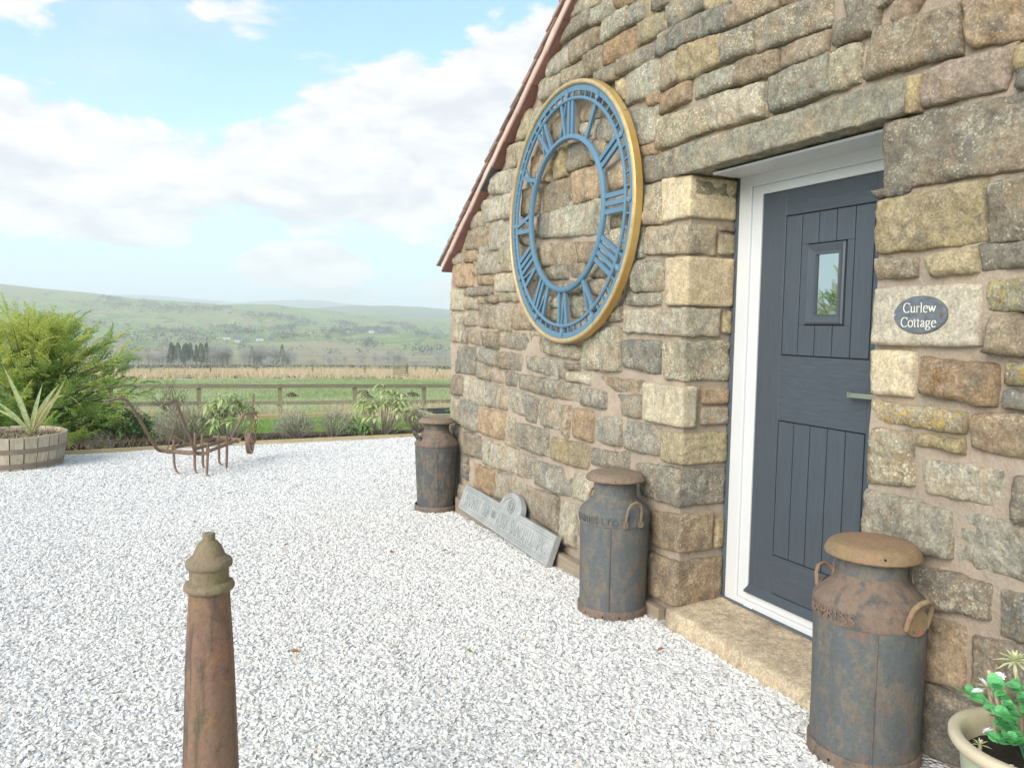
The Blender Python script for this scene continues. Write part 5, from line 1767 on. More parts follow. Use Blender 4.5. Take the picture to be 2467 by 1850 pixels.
xs_ = np.linspace(-6, 6.5, 90)
vs, fs = [], []
for x in xs_:
    y0 = edge_y(x) + .02
    y1 = lerp_table(x, [(-6, 12.02), (-3, 12.22), (-.95, 12.38), (1.22, 12.52), (2.6, 12.42), (3.96, 12.14), (6.5, 12.02)])
    for j in range(9):
        y = y0 + (y1 - y0) * j / 8
        vs.append((x, y, gravel_z(y) + .004 + .028 * noise.noise(Vector((x * 5, y * 5, 0)))))
for i in range(len(xs_) - 1):
    for j in range(8): fs.append((i * 9 + j, (i + 1) * 9 + j, (i + 1) * 9 + j + 1, i * 9 + j + 1))
tag(mb.add(vs, fs).build('soil_bed', SOIL, smooth=True), 'narrow bed of dark soil between the two timber edgings', kind='structure')

# raised timber bed seen past the cottage
root = empty('raised_planter', (5.2, 13.6, H(5.2, 13.6)))
tag(root, 'low pale timber raised bed showing past the corner of the cottage', 'planter')
for (a, b_) in [((4.62, 13.2, -.15), (4.70, 14.6, -.02)), ((4.702, 13.2, -.15), (6.6, 13.28, -.02)), ((4.62, 13.2, -.35), (4.70, 14.6, -.153)), ((4.702, 13.2, -.35), (6.6, 13.28, -.153))]:
    MB().box(a, b_).build('board', BOARDW, root)
MB().box((4.703, 13.282, -.3), (6.6, 14.6, -.06)).build('soil', SOIL, root)

# ------------------------------------------------------------ vegetation builders
def leaf_quad(mb, p, d, up, ln, wd_, fold=.25, droop=0.0):
    """a pointed leaf: 4 quads/tris folded on the midrib"""
    d = d.normalized()
    s_ = d.cross(up)
    if s_.length < 1e-4: s_ = d.cross(Vector((1, 0, 0)))
    s_.normalize()
    n_ = s_.cross(d).normalized()
    P1 = p + d * ln * .5 - Vector((0, 0, droop * ln * .25))
    P2 = p + d * ln - Vector((0, 0, droop * ln))
    b = len(mb.v)
    mb.v.extend([tuple(v) for v in (p, P1 + s_ * wd_ / 2 + n_ * wd_ * fold, P2, P1 - s_ * wd_ / 2 + n_ * wd_ * fold, P1)])
    mb.f.extend([(b, b + 4, b + 1), (b + 1, b + 4, b + 2), (b, b + 3, b + 4), (b + 4, b + 3, b + 2)])


def rvec(r_):
    while True:
        v = Vector((r_.uniform(-1, 1), r_.uniform(-1, 1), r_.uniform(-1, 1)))
        if .1 < v.length < 1: return v.normalized()


def blade(mb, p, ang, ln, w_, bend, seg=3, lean_=.3):
    d = Vector((math.cos(ang), math.sin(ang), 0))
    s_ = Vector((-d.y, d.x, 0)) * w_ / 2
    b = len(mb.v)
    for i in range(seg):
        f = i / seg
        q = p + Vector((0, 0, ln * (f - bend * .35 * f * f))) + d * (ln * (lean_ * f + bend * f * f))
        mb.v.append(tuple(q - s_ * (1 - f * .6)))
        mb.v.append(tuple(q + s_ * (1 - f * .6)))
    q = p + Vector((0, 0, ln * (1 - bend * .35))) + d * (ln * (lean_ + bend))
    mb.v.append(tuple(q))
    for i in range(seg - 1): mb.f.append((b + 2 * i, b + 2 * i + 1, b + 2 * i + 3, b + 2 * i + 2))
    mb.f.append((b + 2 * seg - 2, b + 2 * seg - 1, b + 2 * seg))


def shrub(name, x, y, label, cat, seed, rx, rz, n_stem, mat, stem_mat=None, ln=.11, wd_=.032, whorl=8, droop=.4, base_h=.1, group=None, spread=1.0):
    r_ = random.Random(seed)
    z0 = H(x, y) + .03
    root = empty(name, (x, y, z0))
    tag(root, label, cat, group)
    lm, sm_ = MB(), MB()
    for k in range(n_stem):
        a = r_.uniform(0, 2 * PI)
        rr_ = rx * math.sqrt(r_.random()) * spread
        top_ = z0 + base_h + (rz - base_h) * (1 - .75 * (rr_ / rx) ** 2) * r_.uniform(.45, 1.0)
        tip = Vector((x + rr_ * math.cos(a), y + rr_ * math.sin(a) * .8, top_))
        b0 = Vector((x + rr_ * .12 * math.cos(a), y + rr_ * .12 * math.sin(a), z0 - .03))
        mid = b0.lerp(tip, .5) + Vector((rr_ * .2 * math.cos(a), rr_ * .2 * math.sin(a), -.02)) + rvec(r_) * .02
        sm_.tube([b0, mid, tip], [.009, .006, .003], 5)
        for j in range(whorl):
            aa = 2 * PI * j / whorl + r_.random() * .7
            e = r_.uniform(-.35, .55)
            d = Vector((math.cos(aa) * math.cos(e), math.sin(aa) * math.cos(e), math.sin(e)))
            leaf_quad(lm, tip - Vector((0, 0, r_.uniform(0, .04))), d, Vector((0, 0, 1)), ln * r_.uniform(.7, 1.2), wd_ * r_.uniform(.8, 1.2), .15, droop * r_.uniform(.3, 1.2))
    sm_.build('stem', stem_mat or RHODT, root)
    lm.build('foliage', mat, root)
    return root

shrub('rhododendron', 1.12, 12.05, 'pale leafed rhododendron behind the cultivator wheel', 'shrub', 3, .46, .78, 38, RHOD, ln=.17, wd_=.05, droop=.7, base_h=.25)
shrub('rhododendron', 3.42, 12.06, 'leggy rhododendron with whorled yellow-green leaves by the far churn', 'shrub', 5, .50, .90, 46, RHOD, ln=.165, wd_=.048, droop=.6, base_h=.25)
shrub('rhododendron', 2.98, 12.02, 'low dark rhododendron at the left foot of the leggy one', 'shrub', 8, .20, .30, 12, LAUR, ln=.12, wd_=.04, droop=.7)
shrub('laurel', -.28, 12.62, 'glossy green laurel at the foot of the golden conifer', 'shrub', 9, .50, .62, 110, LAUR, ln=.12, wd_=.04, whorl=9, droop=.3)
shrub('laurel', .22, 12.75, 'loose pale-leafed laurel between the conifer and the cultivator handles', 'shrub', 10, .36, .42, 40, RHOD, ln=.12, wd_=.035, whorl=7, droop=.2)
shrub('small_shrub', -.50, 11.78, 'small purple-tinged evergreen growing by the gravel edging', 'shrub', 12, .24, .24, 34, leaf_mat('purple_green_leaf', (.12, .15, .09), (.22, .16, .11), .5, .15, sc=20), ln=.055, wd_=.024, whorl=6, droop=.1)
shrub('leafy_plant', 5.30, 13.9, 'bright green plant in the raised bed at the cottage corner', 'plant', 15, .16, .42, 36, ARTI, ln=.10, wd_=.02, whorl=10, droop=.1)


def heather(x, y, rx, rz, seed, label, lean_=.0, n_=230):
    r_ = random.Random(seed)
    z0 = gravel_z(y) + .01
    root = empty('heather_bush', (x, y, z0))
    tag(root, label, 'shrub')
    st_, fo = MB(), MB()
    for k in range(n_):
        a = r_.uniform(0, 2 * PI)
        f = math.sqrt(r_.random())
        tip = Vector((x + rx * f * math.cos(a) + lean_ * rx, y + rx * .7 * f * math.sin(a), z0 + rz * (1 - .5 * f * f) * r_.uniform(.6, 1.05)))
        b0 = Vector((x + .06 * math.cos(a), y + .05 * math.sin(a), z0))
        mid = b0.lerp(tip, .55) + rvec(r_) * .03
        if k % 2 == 0: st_.tube([b0, mid, tip], [.0045, .003, .0015], 3)
        for j in range(7):
            p = mid.lerp(tip, .35 + j * .11) + rvec(r_) * .018
            d = (tip - mid).normalized() + rvec(r_) * .6
            leaf_quad(fo, p, d, rvec(r_), .05, .009, .1)
    st_.build('stem', RHODT, root)
    fo.build('foliage', HEATH, root)
heather(2.10, 11.98, .34, .42, 21, 'grey-green heather clump beside the cultivator chain', -.15)
heather(2.62, 12.0, .30, .46, 22, 'pale brown woody heather clump left of the leggy rhododendron', .3, 150)
heather(.58, 12.05, .42, .56, 23, 'wide silvery heather clump behind the cultivator handles', -.1, 330)
heather(3.98, 12.0, .28, .42, 24, 'dry brown heather behind the farthest churn', .1, 170)

# golden conifer
def frond(mb, p, d, ln, r_, w_=.013):
    d = d.normalized()
    side = d.cross(Vector((0, 0, 1)))
    if side.length < .1: side = Vector((1, 0, 0))
    side.normalize()
    side = (side + rvec(r_) * .5).normalized()
    nseg = 7
    q = Vector(p)
    for i in range(nseg):
        f = i / nseg
        d2 = (d + Vector((0, 0, -.5 * f * f)) + rvec(r_) * .08).normalized()
        q2 = q + d2 * ln / nseg
        sub = ln * .42 * (1 - f * .75)
        for sg in (-1, 1):
            sd = (d2 * .85 + side * sg * .8 + rvec(r_) * .22).normalized()
            s0 = q
            for j in range(3):
                s1 = s0 + sd * sub / 3
                for sg2 in (-1, 1):
                    dd = (sd + (d2 * .3) + side.cross(d2) * sg2 * .25 + (side * sg2 * .55)).normalized()
                    b = len(mb.v)
                    n_ = dd.cross(rvec(r_)).normalized() * w_ * .5
                    L_ = sub * .42
                    mb.v.extend([tuple(s0), tuple(s0 + dd * L_ * .5 + n_), tuple(s0 + dd * L_), tuple(s0 + dd * L_ * .5 - n_)])
                    mb.f.append((b, b + 1, b + 2, b + 3))
                s0 = s1 + Vector((0, 0, -.003))
        q = q2


def conifer(x, y, z0, sx, hz_, seed, label, nl=78, sweep=.27):
    r_ = random.Random(seed)
    root = empty('golden_conifer', (x, y, z0))
    tag(root, label, 'conifer')
    ga, gb, br = MB(), MB(), MB()
    br.tube([(x, y, z0 - .05), (x + .03, y, z0 + .5), (x + .10, y, z0 + hz_ * .72)], [.05, .04, .012], 8)
    for k in range(nl):
        a = 2 * PI * k * .618 + r_.uniform(-.3, .3)
        e = R(4 + 78 * (k / nl) ** 1.15)
        hb = z0 + .08 + hz_ * .55 * (k / nl)
        L_ = (sx * math.cos(e) + (hz_ - (hb - z0)) * math.sin(e)) * r_.uniform(.72, 1.06)
        d = Vector((math.cos(a) * math.cos(e), math.sin(a) * math.cos(e), math.sin(e)))
        d.x += sweep * (.35 + .4 * math.sin(e))
        d.normalize()
        p0 = Vector((x, y, hb))
        p1 = p0 + d * L_ * .6 + Vector((0, 0, .03))
        p2 = p0 + d * L_ + Vector((.08 * sweep, 0, -.06 * L_))
        br.tube([p0, p1, p2], [.013, .008, .003], 4)
        nf = 15
        for j in range(nf):
            f = .18 + .84 * j / (nf - 1)
            p = p0.lerp(p1, f / .6) if f < .6 else p1.lerp(p2, (f - .6) / .4)
            dd = (d + rvec(r_) * .75 + Vector((.15 * sweep, 0, .12))).normalized()
            ln = r_.uniform(.20, .36)
            golden = (f > .50 and r_.random() < .50 + .35 * math.sin(e) + (.2 if d.x < .3 else -.18))
            frond(ga if golden else gb, p, dd, ln, r_)
    br.build('branch', BARKM, root)
    ga.build('golden_foliage', CONG, root)
    gb.build('green_foliage', COND, root)
conifer(-1.42, 12.95, H(-1.4, 12.95), 1.15, 1.55, 31, 'wind-swept golden-tipped conifer behind the half barrel', 120)
conifer(-7.2, 11.2, H(-7.2, 11.2), 1.5, 2.6, 32, 'tall golden conifer added out of view for the door glass to reflect', 60, .2)  # unseen tree, added to give the door pane foliage to mirror

# phormium in its half barrel
BX, BY = -1.37, 10.60
bz = gravel_surface(BX, BY)
root = empty('half_barrel', (BX, BY, bz))
tag(root, 'weathered oak half barrel planter with two rusty hoops', 'barrel planter')
NS = 26
rb, rt, bh = .525, .585, .385
for k in range(NS):
    a0, a1 = 2 * PI * k / NS + .01, 2 * PI * (k + 1) / NS - .01
    mb = MB()
    zt = bh + random.uniform(-.004, .004)
    for z_, r_ in ((0, rb), (bh * .5, rb + (rt - rb) * .58), (zt, rt)):
        for a in (a0, a1): mb.v.append((BX + r_ * math.cos(a), BY + r_ * math.sin(a), bz + z_))
        for a in (a1, a0): mb.v.append((BX + (r_ - .03) * math.cos(a), BY + (r_ - .03) * math.sin(a), bz + z_))
    for i in (0, 4):
        for j in range(4): mb.f.append((i + j, i + (j + 1) % 4, i + 4 + (j + 1) % 4, i + 4 + j))
    mb.f.append((0, 3, 2, 1)); mb.f.append((8, 9, 10, 11))
    mb.build('stave', STAVE, root)
for z_, h_, nm_ in ((.20, .055, 'hoop'), (.04, .05, 'hoop')):
    r0 = rb + (rt - rb) * (z_ / bh) + .004
    r1 = rb + (rt - rb) * ((z_ + h_) / bh) + .006
    smooth_angle(MB().lathe([(r0 - .004, z_), (r0 + .002, z_), (r1 + .002, z_ + h_), (r1 - .004, z_ + h_)], (BX, BY, bz), 60).build(nm_, HOOP, root), 40)
MB().lathe([(.0, .35), (.25, .355), (rt - .035, .335)], (BX, BY, bz), 30).build('soil', SOIL, root)
r_ = random.Random(4)
mb = MB()
for k in range(1500):
    a = r_.uniform(0, 2 * PI); rr_ = (rt - .04) * math.sqrt(r_.random())
    blade(mb, Vector((BX + rr_ * math.cos(a), BY + rr_ * math.sin(a), bz + .34)), r_.uniform(0, 6.28), r_.uniform(.03, .08), .006, .8, 2, .6)
mb.build('dry_litter', STRAW, root)
ph = empty('phormium', (BX + .22, BY - .1, bz + .39))
tag(ph, 'striped New Zealand flax with long arching blades growing in the half barrel', 'plant')
base = Vector((BX + .22, BY - .12, bz + .335))
# (tip dx, tip dz, curve, width, dry)
BL = [(-.26, .84, .02, .050, 0), (-.42, .50, .03, .045, 0), (.36, .66, -.06, .055, 0), (.30, .60, .05, .05, 0), (.54, .31, .30, .034, 1), (-.10, .52, 0, .04, 0), (.05, .40, 0, .035, 1),
      (.10, .32, .05, .025, 1), (-.55, .34, .10, .04, 0), (.14, .62, .02, .045, 0), (-.06, .30, .03, .03, 1), (.22, .22, .06, .02, 1)]
for i, (tx_, tz_, cv, w_, dry) in enumerate(BL):
    mb = MB()
    n_ = 12
    yo = random.uniform(-.15, .15)
    for k in range(n_ + 1):
        f = k / n_
        p = base + Vector((tx_ * (f ** (1.25 if cv < .2 else 1.0)), yo * f, tz_ * f + cv * 4 * f * (1 - f)))
        ww = w_ * (.45 + .75 * abs(math.sin(PI * min(1, f))) ** .8) * (1 - f ** 3) * .5
        sd_ = Vector((.86, .15, -.30 * (1 if tx_ > 0 else -1)))
        mb.v.extend([tuple(p - sd_ * ww), tuple(p + Vector((0, .012, 0)) * (1 - f)), tuple(p + sd_ * ww)])
    for k in range(n_):
        b = k * 3
        mb.f.extend([(b, b + 1, b + 4, b + 3), (b + 1, b + 2, b + 5, b + 4)])
    mb.build('blade', PHORD if dry else PHOR, ph, smooth=True)

# ------------------------------------------------------------ post and rail fence
FY = 20.0
fence = empty('post_and_rail_fence', (3, FY, H(3, FY)))
tag(fence, 'silvered post and rail fence between the lawn and the pasture', 'fence')
def ftop(x): return .063 - .0144 * (x - 1.23)
posts = [1.23 + 1.853 * k for k in range(-6, 8)]
r_ = random.Random(6)
for px in posts:
    z0 = H(px, FY)
    mb = MB().box((px - .048, FY + .02, z0 - .2), (px + .048, FY + .11, ftop(px) - .005 + r_.uniform(-.01, .01)))
    mb.build('post', POSTW, fence)
for k in range(len(posts) - 1):
    xa, xb = posts[k] - .01, posts[k + 1] - .014
    for off, hh in ((0, .095), (-.41, .09)):
        za, zb = ftop(xa) + off + r_.uniform(-.008, .008), ftop(xb) + off + r_.uniform(-.008, .008)
        mb = MB().hexa([(xa, FY - .018, za - hh), (xb, FY - .018, zb - hh), (xb, FY + .018, zb - hh), (xa, FY + .018, za - hh), (xa, FY - .018, za), (xb, FY - .018, zb), (xb, FY + .018, zb), (xa, FY + .018, za)])
        mb.build('rail', FENCEW, fence)
mb = MB().hexa([(2.35, 18.6, H(2.35, 18.6) - .05), (5.2, 18.9, H(5.2, 18.9) - .05), (5.2, 19.05, H(5.2, 18.9) - .05), (2.35, 18.75, H(2.35, 18.6) - .05),
                (2.35, 18.6, H(2.35, 18.6) + .12), (5.2, 18.9, H(5.2, 18.9) + .11), (5.2, 19.05, H(5.2, 18.9) + .11), (2.35, 18.75, H(2.35, 18.6) + .12)])
tag(mb.build('railway_sleeper', BOARDW), 'long pale timber sleeper lying on the lawn in front of the fence', 'timber')

# wire fence far out in the field and its hurdle
wf_ = empty('wire_fence', (10, 70, H(10, 70)))
tag(wf_, 'thin pale posts of the wire fence in the rushes beyond the pasture', 'fence')
fx = [-6.2, -1.25, .69, 5.2, 8.84, 13.52, 18.14, 22.9, 24.96, 29.5]
for px in fx:
    z0 = H(px, 70)
    MB().box((px - .07, 69.93, z0 - .2), (px + .07, 70.07, z0 + (.98 if int(px * 10) % 2 else .86))).build('post', POSTW, wf_)
mb = MB()
for zz in (.35, .6, .85):
    for a, b_ in zip(fx, fx[1:]): mb.tube([(a, 70, H(a, 70) + zz), (b_, 70, H(b_, 70) + zz)], .008, 3)
mb.build('wire', STEEL, wf_)
hu = empty('field_hurdle', (18.7, 60, H(18.7, 60)))
tag(hu, 'small slatted wooden hurdle propped at a slant in the far rushes', 'hurdle')
hz0 = H(18.7, 60)
for k in range(5):
    zz = hz0 + .12 + .17 * k
    MB().bar((17.75, 60, zz), (18.95, 60, zz + .16), .05, .085).build('slat', POSTW, hu)
MB().box((18.85, 60.04, hz0 - .1), (19.0, 60.14, hz0 + 1.15)).build('post', POSTW, hu)
MB().bar((19.0, 60.1, hz0 + .35), (19.4, 60.4, hz0), .06, .06).build('strut', POSTW, hu)

# field stones, mole hills
def pebble(mb, c_, s_, r_):
    import itertools
    base_ = [Vector(v) for v in ((1, 0, 0), (-1, 0, 0), (0, 1, 0), (0, -1, 0), (0, 0, 1), (0, 0, -1))]
    pts = [v * r_.uniform(.6, 1.2) for v in base_]
    b = len(mb.v)
    for p in pts: mb.v.append((c_[0] + p.x * s_[0], c_[1] + p.y * s_[1], c_[2] + p.z * s_[2]))
    for a, b2, c2 in ((0, 2, 4), (2, 1, 4), (1, 3, 4), (3, 0, 4), (2, 0, 5), (1, 2, 5), (3, 1, 5), (0, 3, 5)): mb.f.append((b + a, b + b2, b + c2))
r_ = random.Random(12)
mb = MB()
for cx0, nn, sp_ in ((-.3, 5, 1.2), (1.2, 4, .8), (4.5, 5, 2.5), (10.5, 6, 2.6), (14.6, 10, 1.2), (15.6, 7, .8), (17.3, 6, .7)):
    for _ in range(nn):
        x, y = cx0 + r_.gauss(0, sp_ * .5), 59 + r_.gauss(0, .8)
        pebble(mb, (x, y, H(x, y) + .03), (r_.uniform(.12, .42), r_.uniform(.1, .3), r_.uniform(.08, .2)), r_)
tag(mb.build('field_stones', ROCK), 'scattered grey field stones of a fallen wall in the rushes', kind='stuff')
for i, (x, y, s_) in enumerate([(7.2, 27.5, .22), (8.6, 28.2, .34), (9.0, 28.0, .3), (7.7, 30, .2), (4.9, 29.2, .2)]):
    mm = MB().lathe([(s_ * 1.1, -.02), (s_, .04), (s_ * .7, .10), (s_ * .3, .14), (0, .15)], (x, y, H(x, y)), 10)
    for k, v in enumerate(mm.v): mm.v[k] = (v[0] + .05 * noise.noise(Vector(v) * 6), v[1], v[2] + .03 * noise.noise(Vector(v) * 9))
    tag(mm.build('molehill', plain('crumbly_earth', (.10, .075, .05), .95, 12, .4) if i == 0 else bpy.data.materials['crumbly_earth'], smooth=True), 'dark molehill in the pasture beyond the fence', 'molehill', 'molehills in the pasture')

# dry-stone wall at the end of the pasture
mb = MB()
r_ = random.Random(44)
x = -30
while x < 70:
    for lay in range(3):
        y = 112 + .03 * x + r_.uniform(-.1, .1)
        pebble(mb, (x + r_.uniform(-.2, .2), y, H(x, y) + .05 + .17 * lay), (.30, .3, .13), r_)
    x += .43
tag(mb.build('dry_stone_wall', ROCK), 'low dark dry-stone wall at the far end of the pasture', 'wall')

# ------------------------------------------------------------ grass
def blades_mesh(n_, xy, hgt, wid, r_, seg1=True, zoff=0.0, bendr=(.1, .7)):
    vs = np.zeros((n_ * 3, 3)); fs = np.arange(n_ * 3).reshape(-1, 3)
    for i in range(n_):
        x, y = xy(r_)
        z_ = H(x, y) + zoff
        h_ = r_.uniform(*hgt); a = r_.uniform(0, 2 * PI); w_ = wid * r_.uniform(.6, 1.3)
        bx_, by2 = math.cos(a) * w_, math.sin(a) * w_
        l_ = r_.uniform(*bendr) * h_; a2 = r_.uniform(0, 2 * PI)
        vs[3 * i] = (x - bx_, y - by2, z_ - .01); vs[3 * i + 1] = (x + bx_, y + by2, z_ - .01)
        vs[3 * i + 2] = (x + l_ * math.cos(a2), y + l_ * math.sin(a2), z_ + h_)
    me = bpy.data.meshes.new('grass')
    me.from_pydata(vs.tolist(), [], fs.tolist())
    return me
r_ = random.Random(77)
def lawn_xy(r_):
    while True:
        y = 12.2 + 8.5 * r_.random() ** 1.3
        x = r_.uniform(-.17 * y - .5, .40 * y + .8)
        if y > 12.25 + (.3 if -1 < x < 2.6 else 0): return x, y
tag(link('lawn_grass', blades_mesh(52000, lawn_xy, (.03, .075), .006, r_), GRASSM), 'short green grass of the lawn behind the planting bed', kind='stuff')
def past_xy(r_):
    y = 20 + 38 * r_.random() ** 1.2
    return r_.uniform(-.17 * y - 1, .42 * y + 1), y
tag(link('pasture_grass', blades_mesh(42000, past_xy, (.05, .13), .014, r_), leaf_mat('pasture_grass_blade', (.25, .33, .11), (.42, .44, .22), .7, .35, sc=.25)), 'rougher green grass of the pasture beyond the fence', kind='stuff')
tuf = [(r_.uniform(-4, 9), r_.uniform(19.2, 22.5)) for _ in range(46)] + [(r_.uniform(-3, 1.4), r_.uniform(17.5, 21)) for _ in range(24)] + [(r_.uniform(4.5, 7.5), r_.uniform(16, 19.6)) for _ in range(16)]
def tuft_xy(r_):
    c_ = r_.choice(tuf)
    return c_[0] + r_.gauss(0, .16), c_[1] + r_.gauss(0, .16)
tag(link('dry_grass_tufts', blades_mesh(5200, tuft_xy, (.15, .48), .007, r_), RUSHM), 'pale dry grass tufts along the foot of the fence', kind='stuff')
tuf2 = [(r_.uniform(-14, 36), r_.uniform(58, 86)) for _ in range(700)]
def rush_xy(r_):
    c_ = r_.choice(tuf2)
    return c_[0] + r_.gauss(0, .6), c_[1] + r_.gauss(0, .4)
tag(link('dry_rushes', blades_mesh(30000, rush_xy, (.25, .65), .035, r_), RUSHM), 'band of dry straw-coloured rushes across the far pasture', kind='stuff')
def bed_xy(r_):
    x = r_.uniform(-1.6, 4.6)
    return x, edge_y(x) + r_.uniform(.3, .9)
tag(link('bed_dead_stalks', blades_mesh(1400, bed_xy, (.04, .24), .004, r_, bendr=(.3, 1.2)), STRAW), 'dead stalks and straw standing in the planting bed', kind='stuff')
# bare thorny sapling near the fence
mb = MB()
r_ = random.Random(55)
def twig(p, d, ln, rad, lvl):
    q = p + d * ln
    mb.tube([p, p.lerp(q, .5) + rvec(r_) * ln * .06, q], [rad, rad * .8, rad * .5], 4)
    if lvl:
        for _ in range(4):
            twig(p.lerp(q, r_.uniform(.3, 1)), (d + rvec(r_) * .8 + Vector((0, 0, .15))).normalized(), ln * r_.uniform(.45, .7), rad * .5, lvl - 1)
for _ in range(7): twig(Vector((.55, 17.0, H(.55, 17))), Vector((r_.uniform(-.5, .6), 0, 1)).normalized(), r_.uniform(.35, .6), .012, 3)
tag(mb.build('bare_thorn_bush', BARKM), 'bare dark thorn bush in front of the fence behind the cultivator', 'bush')

# ------------------------------------------------------------ trees of the valley
def tree_mesh(kind, seed):
    r_ = random.Random(seed)
    tr_, cr_ = MB(), MB()
    if kind == 'bare':
        tr_.tube([(0, 0, -.5), (.0, 0, 3), (.1, 0, 6)], [.28, .2, .1], 5)
        for k in range(9):
            a = k * 2.4; e = r_.uniform(.5, 1.1); L_ = r_.uniform(2.2, 4)
            p = Vector((0, 0, r_.uniform(2, 5)))
            tr_.tube([p, p + Vector((math.cos(a) * math.cos(e), math.sin(a) * math.cos(e), math.sin(e))) * L_], [.1, .03], 3)
        n_ = 900
        for k in range(n_):
            d = rvec(r_); f = r_.random() ** .45
            wob = 1 + .35 * noise.noise(d * 1.8 + Vector((seed, 0, 0)))
            p = Vector((d.x * 3.0 * f * wob, d.y * 3.0 * f * wob, 5.3 + d.z * 4.7 * f * wob))
            o_ = (p - Vector((0, 0, 3))).normalized()
            L_ = r_.uniform(.4, 1.0); s_ = rvec(r_) * .04
            q = p + (o_ + rvec(r_) * .45) * L_
            b = len(cr_.v)
            cr_.v.extend([tuple(p - s_), tuple(p + s_), tuple(q)])
            cr_.f.append((b, b + 1, b + 2))
    elif kind == 'bush':
        for k in range(420):
            d = rvec(r_); f = r_.random() ** .4
            p = Vector((d.x * 2.4 * f, d.y * 2.4 * f, 1.5 + d.z * 1.6 * f))
            L_ = r_.uniform(.3, .8); s_ = rvec(r_) * .07; q = p + (rvec(r_) + Vector((0, 0, .6))) * L_
            b = len(cr_.v); cr_.v.extend([tuple(p - s_), tuple(p + s_), tuple(q)]); cr_.f.append((b, b + 1, b + 2))
        tr_.tube([(0, 0, -.5), (0, 0, 1.2)], [.2, .1], 5)
    else:
        tr_.tube([(0, 0, -.5), (0, 0, 9)], [.25, .05], 5)
        for k in range(620):
            f = r_.random() ** .8
            zz = 1.2 + 9.5 * f
            rr_ = (1 - f) * 2.1 * r_.random() ** .4 + .1
            a = r_.uniform(0, 2 * PI)
            p = Vector((rr_ * math.cos(a), rr_ * math.sin(a), zz)); s_ = rvec(r_) * .18
            q = p + Vector((math.cos(a) * .7, math.sin(a) * .7, -.25)) * r_.uniform(.4, .9)
            b = len(cr_.v); cr_.v.extend([tuple(p - s_), tuple(p + s_), tuple(q)]); cr_.f.append((b, b + 1, b + 2))
    return tr_.mesh('trunk'), cr_.mesh('crown')
TM = {k: [tree_mesh(k, s_) for s_ in (1, 2, 3)] for k in ('bare', 'bush', 'conifer')}
for k, mats in (('bare', (TREEB, TREEB)), ('bush', (TREEB, TREEB)), ('conifer', (TREEB, TREEC))):
    for t_, c_ in TM[k]:
        t_.materials.append(mats[0]); c_.materials.append(mats[1])
protos = {}


def plant_tree(kind, azd, rdist, hgt, label, group, r_):
    x, y = rdist * math.sin(R(azd)), rdist * math.cos(R(azd))
    k = r_.randrange(3)
    nat = {'bare': 10.0, 'bush': 3.2, 'conifer': 10.5}[kind]
    s_ = hgt / nat
    wdx = r_.uniform(.85, 1.2)
    nm_ = {'bare': 'bare_tree', 'bush': 'bare_bush', 'conifer': 'conifer_tree'}[kind]
    root = bpy.data.objects.new(nm_, None)
    COL.objects.link(root)
    root.location = (x, y, H(x, y))
    root.rotation_euler.z = r_.uniform(0, 6.28)
    root.scale = (s_ * wdx, s_ * wdx, s_)
    tag(root, label, 'bush' if kind == 'bush' else 'tree', group)
    for nme, me in zip(('trunk', 'crown'), TM[kind][k]):
        o = bpy.data.objects.new(nme, me)
        COL.objects.link(o)
        o.parent = root
r_ = random.Random(101)
def wood(kind_w, a0, a1, n_, r0, r1, h0, h1, label, group):
    for i in range(n_):
        kd = 'conifer' if r_.random() < kind_w else 'bare'
        plant_tree(kd, r_.uniform(a0, a1), r_.uniform(r0, r1), r_.uniform(h0, h1), label[kd], group, r_)
wood(1.0, 1.75, 4.2, 30, 405, 430, 8.5, 11, {'conifer': 'dark conifer in the dense plantation on the valley floor', 'bare': 'x'}, 'conifers of the left plantation')
wood(0, 4.2, 5.5, 16, 405, 425, 8.5, 10.5, {'bare': 'pale bare tree at the right end of the dense plantation'}, 'bare trees ending the left plantation')
wood(0, -1.0, 1.8, 24, 405, 430, 5, 8.5, {'bare': 'bare tree in the looser wood left of the conifer plantation'}, 'bare trees left of the plantation')
wood(.12, 6.1, 8.9, 34, 400, 425, 7, 10.5, {'bare': 'bare tree in the second clump right of the plantation', 'conifer': 'single dark fir poking out of the second bare clump'}, 'trees of the second clump')
wood(0, 9.0, 9.9, 9, 400, 420, 5, 7.5, {'bare': 'low bare tree at the tail of the second clump'}, 'bare trees at the tail of the second clump')
wood(0, 11.5, 13.6, 11, 395, 420, 4, 6.5, {'bare': 'bare tree in the thin row in the middle of the valley floor'}, 'bare trees in the thin valley row')
wood(0, 13.9, 17.6, 19, 395, 425, 4.5, 8.5, {'bare': 'bare tree in the right-hand row of the valley floor'}, 'bare trees in the right-hand valley row')
wood(0, 19.6, 20.9, 5, 395, 415, 7, 9, {'bare': 'bare tree close to the cottage corner on the valley floor'}, 'bare trees near the cottage corner')
for a_, d_, h_ in ((8.0, 330, 3.6), (10.9, 350, 2.6), (3.0, 350, 2.4), (17.9, 350, 3.0), (2.2, 300, 2.4), (18.6, 380, 3.2)):
    plant_tree('bush', a_, d_, h_, 'round bare thicket bush standing before the valley trees', 'round bushes before the valley trees', r_)

